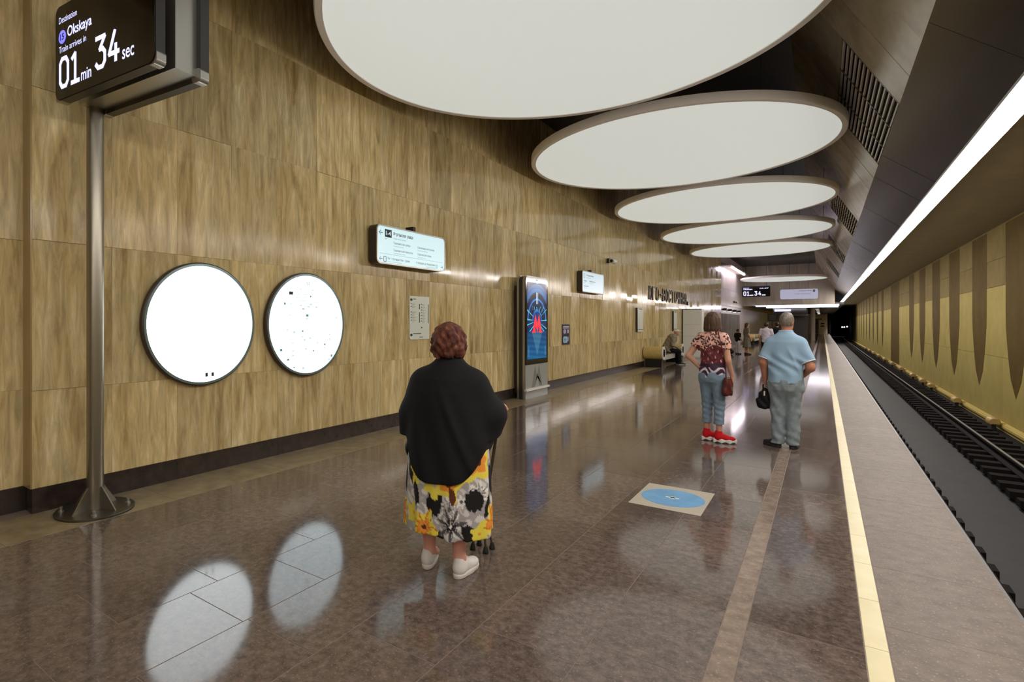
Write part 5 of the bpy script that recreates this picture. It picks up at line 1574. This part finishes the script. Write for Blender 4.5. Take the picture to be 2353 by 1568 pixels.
vmesh('bag_body', V, (-0.13, -0.1, -0.02), (0.13, 0.1, 0.29), 0.009, M['bag_black'], t)
obj('handle', G().tube([(-0.02, 0, 0.24), (-0.025, 0.0, 0.30), (0, 0, 0.325), (0.025, 0, 0.30), (0.02, 0, 0.24)], 0.008, 8), M['bag_black'], t, smooth=True)
obj('white_tag', G().box(-0.008, 0.008, -0.065, -0.058, 0.17, 0.23), M['white_sole'], t)

# ---------- man sitting on the bench
m4 = thing('person', 'man in grey jacket and pale cap sitting bent forward on the bench', 'person', (-4.72, 22.35, 0), -math.radians(72))
B = Vol()
K4 = ((-0.12, 0.36, 0.50), (0.12, 0.40, 0.50))
for s, kn in zip((-1, 1), K4):
    B.rc((s*0.1, 0.0, 0.55), kn, 0.085, 0.062, 0.03); B.rc(kn, (kn[0], kn[1]+0.02, 0.09), 0.058, 0.04, 0.03)
    B.rc((kn[0], kn[1]+0.02, 0.09), (kn[0], kn[1]+0.14, 0.04), 0.035, 0.028, 0.02)
B.ell((0, 0.0, 0.60), (0.17, 0.14, 0.13), 0.05); B.rc((0, 0.03, 0.68), (0, 0.20, 1.0), 0.15, 0.155, 0.06)
B.rc((0, 0.22, 1.06), (0, 0.30, 1.14), 0.055, 0.05, 0.03)
S4 = ((-0.19, 0.2, 1.0), (0.19, 0.2, 1.0)); E4 = ((-0.25, 0.18, 0.74), (0.25, 0.18, 0.74)); W4 = ((-0.12, 0.38, 0.64), (0.12, 0.38, 0.64))
for a_, b_, c_ in zip(S4, E4, W4):
    B.rc(a_, b_, 0.055, 0.048, 0.03); B.rc(b_, c_, 0.045, 0.03, 0.03)
    hand(B, c_, (-0.3*math.copysign(1, c_[0]), 0.8, -0.2), (0, 0, -1), 1.0, 0.6, 1)
q4 = head(B, (0, 0.34, 1.21), 0.0, 1.0)
vmesh('body', B, (-0.36, -0.22, 0.0), (0.36, 0.62, 1.36), 0.013, M['skin'], m4)
face_parts(m4, q4)
J = Vol(); J.loft([0.48, 0.56, 0.66], [0.21, 0.21, 0.2], [0.18, 0.18, 0.17], 0, 0.02, 0.0)
J.rc((0, 0.02, 0.66), (0, 0.19, 1.0), 0.18, 0.178, 0.06); J.rc((-0.17, 0.2, 1.01), (0.17, 0.2, 1.01), 0.08, 0.08, 0.05); J.rc((0, 0.22, 1.05), (0, 0.26, 1.10), 0.075, 0.07, 0.03)
for a_, b_, c_ in zip(S4, E4, W4): J.rc(a_, b_, 0.072, 0.068, 0.03); J.rc(b_, c_, 0.066, 0.05, 0.03)
J.disp(waves(0.006, 20, 30, 34)); J.above(0.47)
vmesh('jacket', J, (-0.4, -0.25, 0.44), (0.4, 0.48, 1.2), 0.014, M['grey_jacket'], m4)
T4 = Vol()
for s, kn in zip((-1, 1), K4): T4.rc((s*0.1, 0.02, 0.55), kn, 0.10, 0.08, 0.03); T4.rc(kn, (kn[0], kn[1]+0.02, 0.08), 0.076, 0.07, 0.03)
T4.above(0.07); T4.disp(waves(0.005, 20, 30, 40)); T4.cut(lambda P: 0.462-P[:, 2] - np.clip(P[:, 1]-0.20, 0, 0.05)*20)
vmesh('trousers', T4, (-0.26, -0.14, 0.04), (0.26, 0.52, 0.68), 0.013, M['black_cloth'], m4)
C4 = Vol(); C4.ell((0, 0.33, 1.265), (0.094, 0.115, 0.065), 0.0); C4.ell((0, 0.43, 1.265), (0.075, 0.07, 0.014), 0.01); C4.above(1.248)
vmesh('cap', C4, (-0.14, 0.18, 1.22), (0.14, 0.54, 1.36), 0.01, M['cap_white'], m4)
for kn in K4: shoe('shoe', m4, (kn[0], kn[1]-0.03, 0.0), 0.0, M['dark_shoe'], M['white_sole'], L=0.27, W=0.1, H=0.08, sole=0.02, h=0.012)

# ---------- distant figures
def far_person(label, loc, yaw, H, top, bottom, hair, skirt=False, hat=False, bag=False, arms=((0.25, 0.05, 0.62), (0.25, 0.05, 0.62))):
    """Standing figure of height H; top/bottom are clothing materials."""
    p = thing('person', label, 'person', loc, -math.radians(yaw))
    s = H/1.7
    B = Vol()
    for e in (-1, 1):
        B.rc((e*0.09*s, 0, 0.86*s), (e*0.09*s, 0.02, 0.47*s), 0.085*s, 0.058*s, 0.03); B.rc((e*0.09*s, 0.02, 0.47*s), (e*0.09*s, 0.0, 0.08*s), 0.052*s, 0.036*s, 0.03)
        B.rc((e*0.09*s, 0.0, 0.06*s), (e*0.10*s, 0.14*s, 0.04*s), 0.036*s, 0.028*s, 0.03)
        ar = arms[0 if e < 0 else 1]
        B.rc((e*0.18*s, 0, 1.37*s), (e*ar[0]*s, -0.02, 1.08*s), 0.05*s, 0.042*s, 0.03); B.rc((e*ar[0]*s, -0.02, 1.08*s), (e*(ar[0]-0.02)*s, ar[1]+0.06, (ar[2]+0.2)*s), 0.04*s, 0.03*s, 0.03)
        hand(B, (e*(ar[0]-0.02)*s, ar[1]+0.06, (ar[2]+0.2)*s), (0, 0.1, -1), (-e, 0, 0), s, 0.6, 1)
    B.ell((0, 0, 0.93*s), (0.16*s, 0.11*s, 0.15*s), 0.06); B.ell((0, 0, 1.2*s), (0.165*s, 0.11*s, 0.22*s), 0.06); B.rc((0, 0, 1.4*s), (0, 0.015, 1.5*s), 0.052*s, 0.048*s, 0.03)
    q = head(B, (0, 0.02, 1.585*s), 0.0, s)
    vmesh('body', B, (-0.4*s, -0.22, 0), (0.4*s, 0.34, 1.74*s), 0.018, M['skin'], p)
    face_parts(p, q, s)
    T = Vol(); T.loft([0.84*s, 1.0*s, 1.2*s, 1.38*s, 1.46*s], [0.18*s, 0.17*s, 0.18*s, 0.18*s, 0.075*s], [0.135*s, 0.13*s, 0.13*s, 0.12*s, 0.07*s], 0, 0, 0.0)
    for e in (-1, 1):
        ar = arms[0 if e < 0 else 1]; T.rc((e*0.18*s, 0, 1.37*s), (e*(0.18+(ar[0]-0.18)*.6)*s, -0.012, 1.18*s), 0.066*s, 0.064*s, 0.04)
    T.disp(waves(0.004, 30, 20, 36))
    vmesh('shirt', T, (-0.4*s, -0.22, 0.8*s), (0.4*s, 0.22, 1.5*s), 0.018, M[top], p)
    L_ = Vol()
    if skirt:
        L_.loft([0.38*s, 0.6*s, 0.9*s], [0.24*s, 0.21*s, 0.17*s], [0.19*s, 0.17*s, 0.13*s], 0, 0, 0.0); L_.disp(lambda P: 0.01*np.sin(np.arctan2(P[:, 1], P[:, 0])*8))
    else:
        L_.ell((0, 0, 0.88*s), (0.175*s, 0.13*s, 0.12*s), 0.04)
        for e in (-1, 1): L_.rc((e*0.09*s, 0, 0.82*s), (e*0.09*s, 0.02, 0.46*s), 0.1*s, 0.075*s, 0.04); L_.rc((e*0.09*s, 0.02, 0.46*s), (e*0.09*s, 0, 0.07*s), 0.072*s, 0.066*s, 0.03)
        L_.above(0.06*s)
    vmesh('skirt' if skirt else 'trousers', L_, (-0.3*s, -0.24, 0.03), (0.3*s, 0.24, 0.99*s), 0.018, M[bottom], p)
    Hh = Vol(); c = np.array((0, 0.02, 1.585*s)); Hh.ell(c+(0, -0.014, 0.02*s), (0.088*s, 0.108*s, 0.108*s), 0.0)
    if skirt: Hh.ell(c+(0, -0.06, -0.08*s), (0.08*s, 0.06*s, 0.1*s), 0.03)
    Hh.cut(lambda P: np.minimum(P[:, 1]-c[1]-0.03, c[2]+0.05*s-P[:, 2])); Hh.cut(lambda P: c[2]-0.17*s-P[:, 2])
    vmesh('hair', Hh, c-(0.15, 0.16, 0.2), c+(0.15, 0.15, 0.16), 0.013, M[hair], p)
    for e in (-1, 1): shoe('shoe', p, (e*0.09*s, -0.07*s, 0.0), e*0.15, M['dark_shoe'], M['dark_sole'], L=0.25*s, W=0.09*s, H=0.075*s, sole=0.02, h=0.016)
    return p
far_person('distant woman in long grey-green dress standing beside a child', (-3.02, 31.8, 0), 60, 1.58, 'green_grey', 'green_grey', 'hair_brown', True)
far_person('small child standing next to the woman in grey-green dress', (-3.42, 31.9, 0), 40, 1.28, 'black_cloth', 'white_shirt', 'hair_dark')
far_person('distant person in white shirt and black trousers left of the man in blue', (-1.83, 26.4, 0), 5, 1.60, 'white_shirt', 'black_cloth', 'hair_dark')
far_person('distant person in dark shirt just right of the white shirt', (-1.58, 28.6, 0), -4, 1.62, 'black_cloth', 'black_cloth', 'hair_dark')
t = thing('travel_bag', 'dark bag on the floor beside the distant child', 'bag', (-3.75, 31.6, 0))
V = Vol(); V.ell((0, 0, 0.13), (0.2, 0.13, 0.13), 0.0); V.above(0.0)
vmesh('bag_body', V, (-0.26, -0.18, -0.02), (0.26, 0.18, 0.3), 0.02, M['bag_black'], t)
obj('handle', G().tube([(-0.1, 0, 0.24), (-0.06, 0, 0.32), (0.06, 0, 0.32), (0.1, 0, 0.24)], 0.012, 6), M['bag_black'], t)

finish_text()
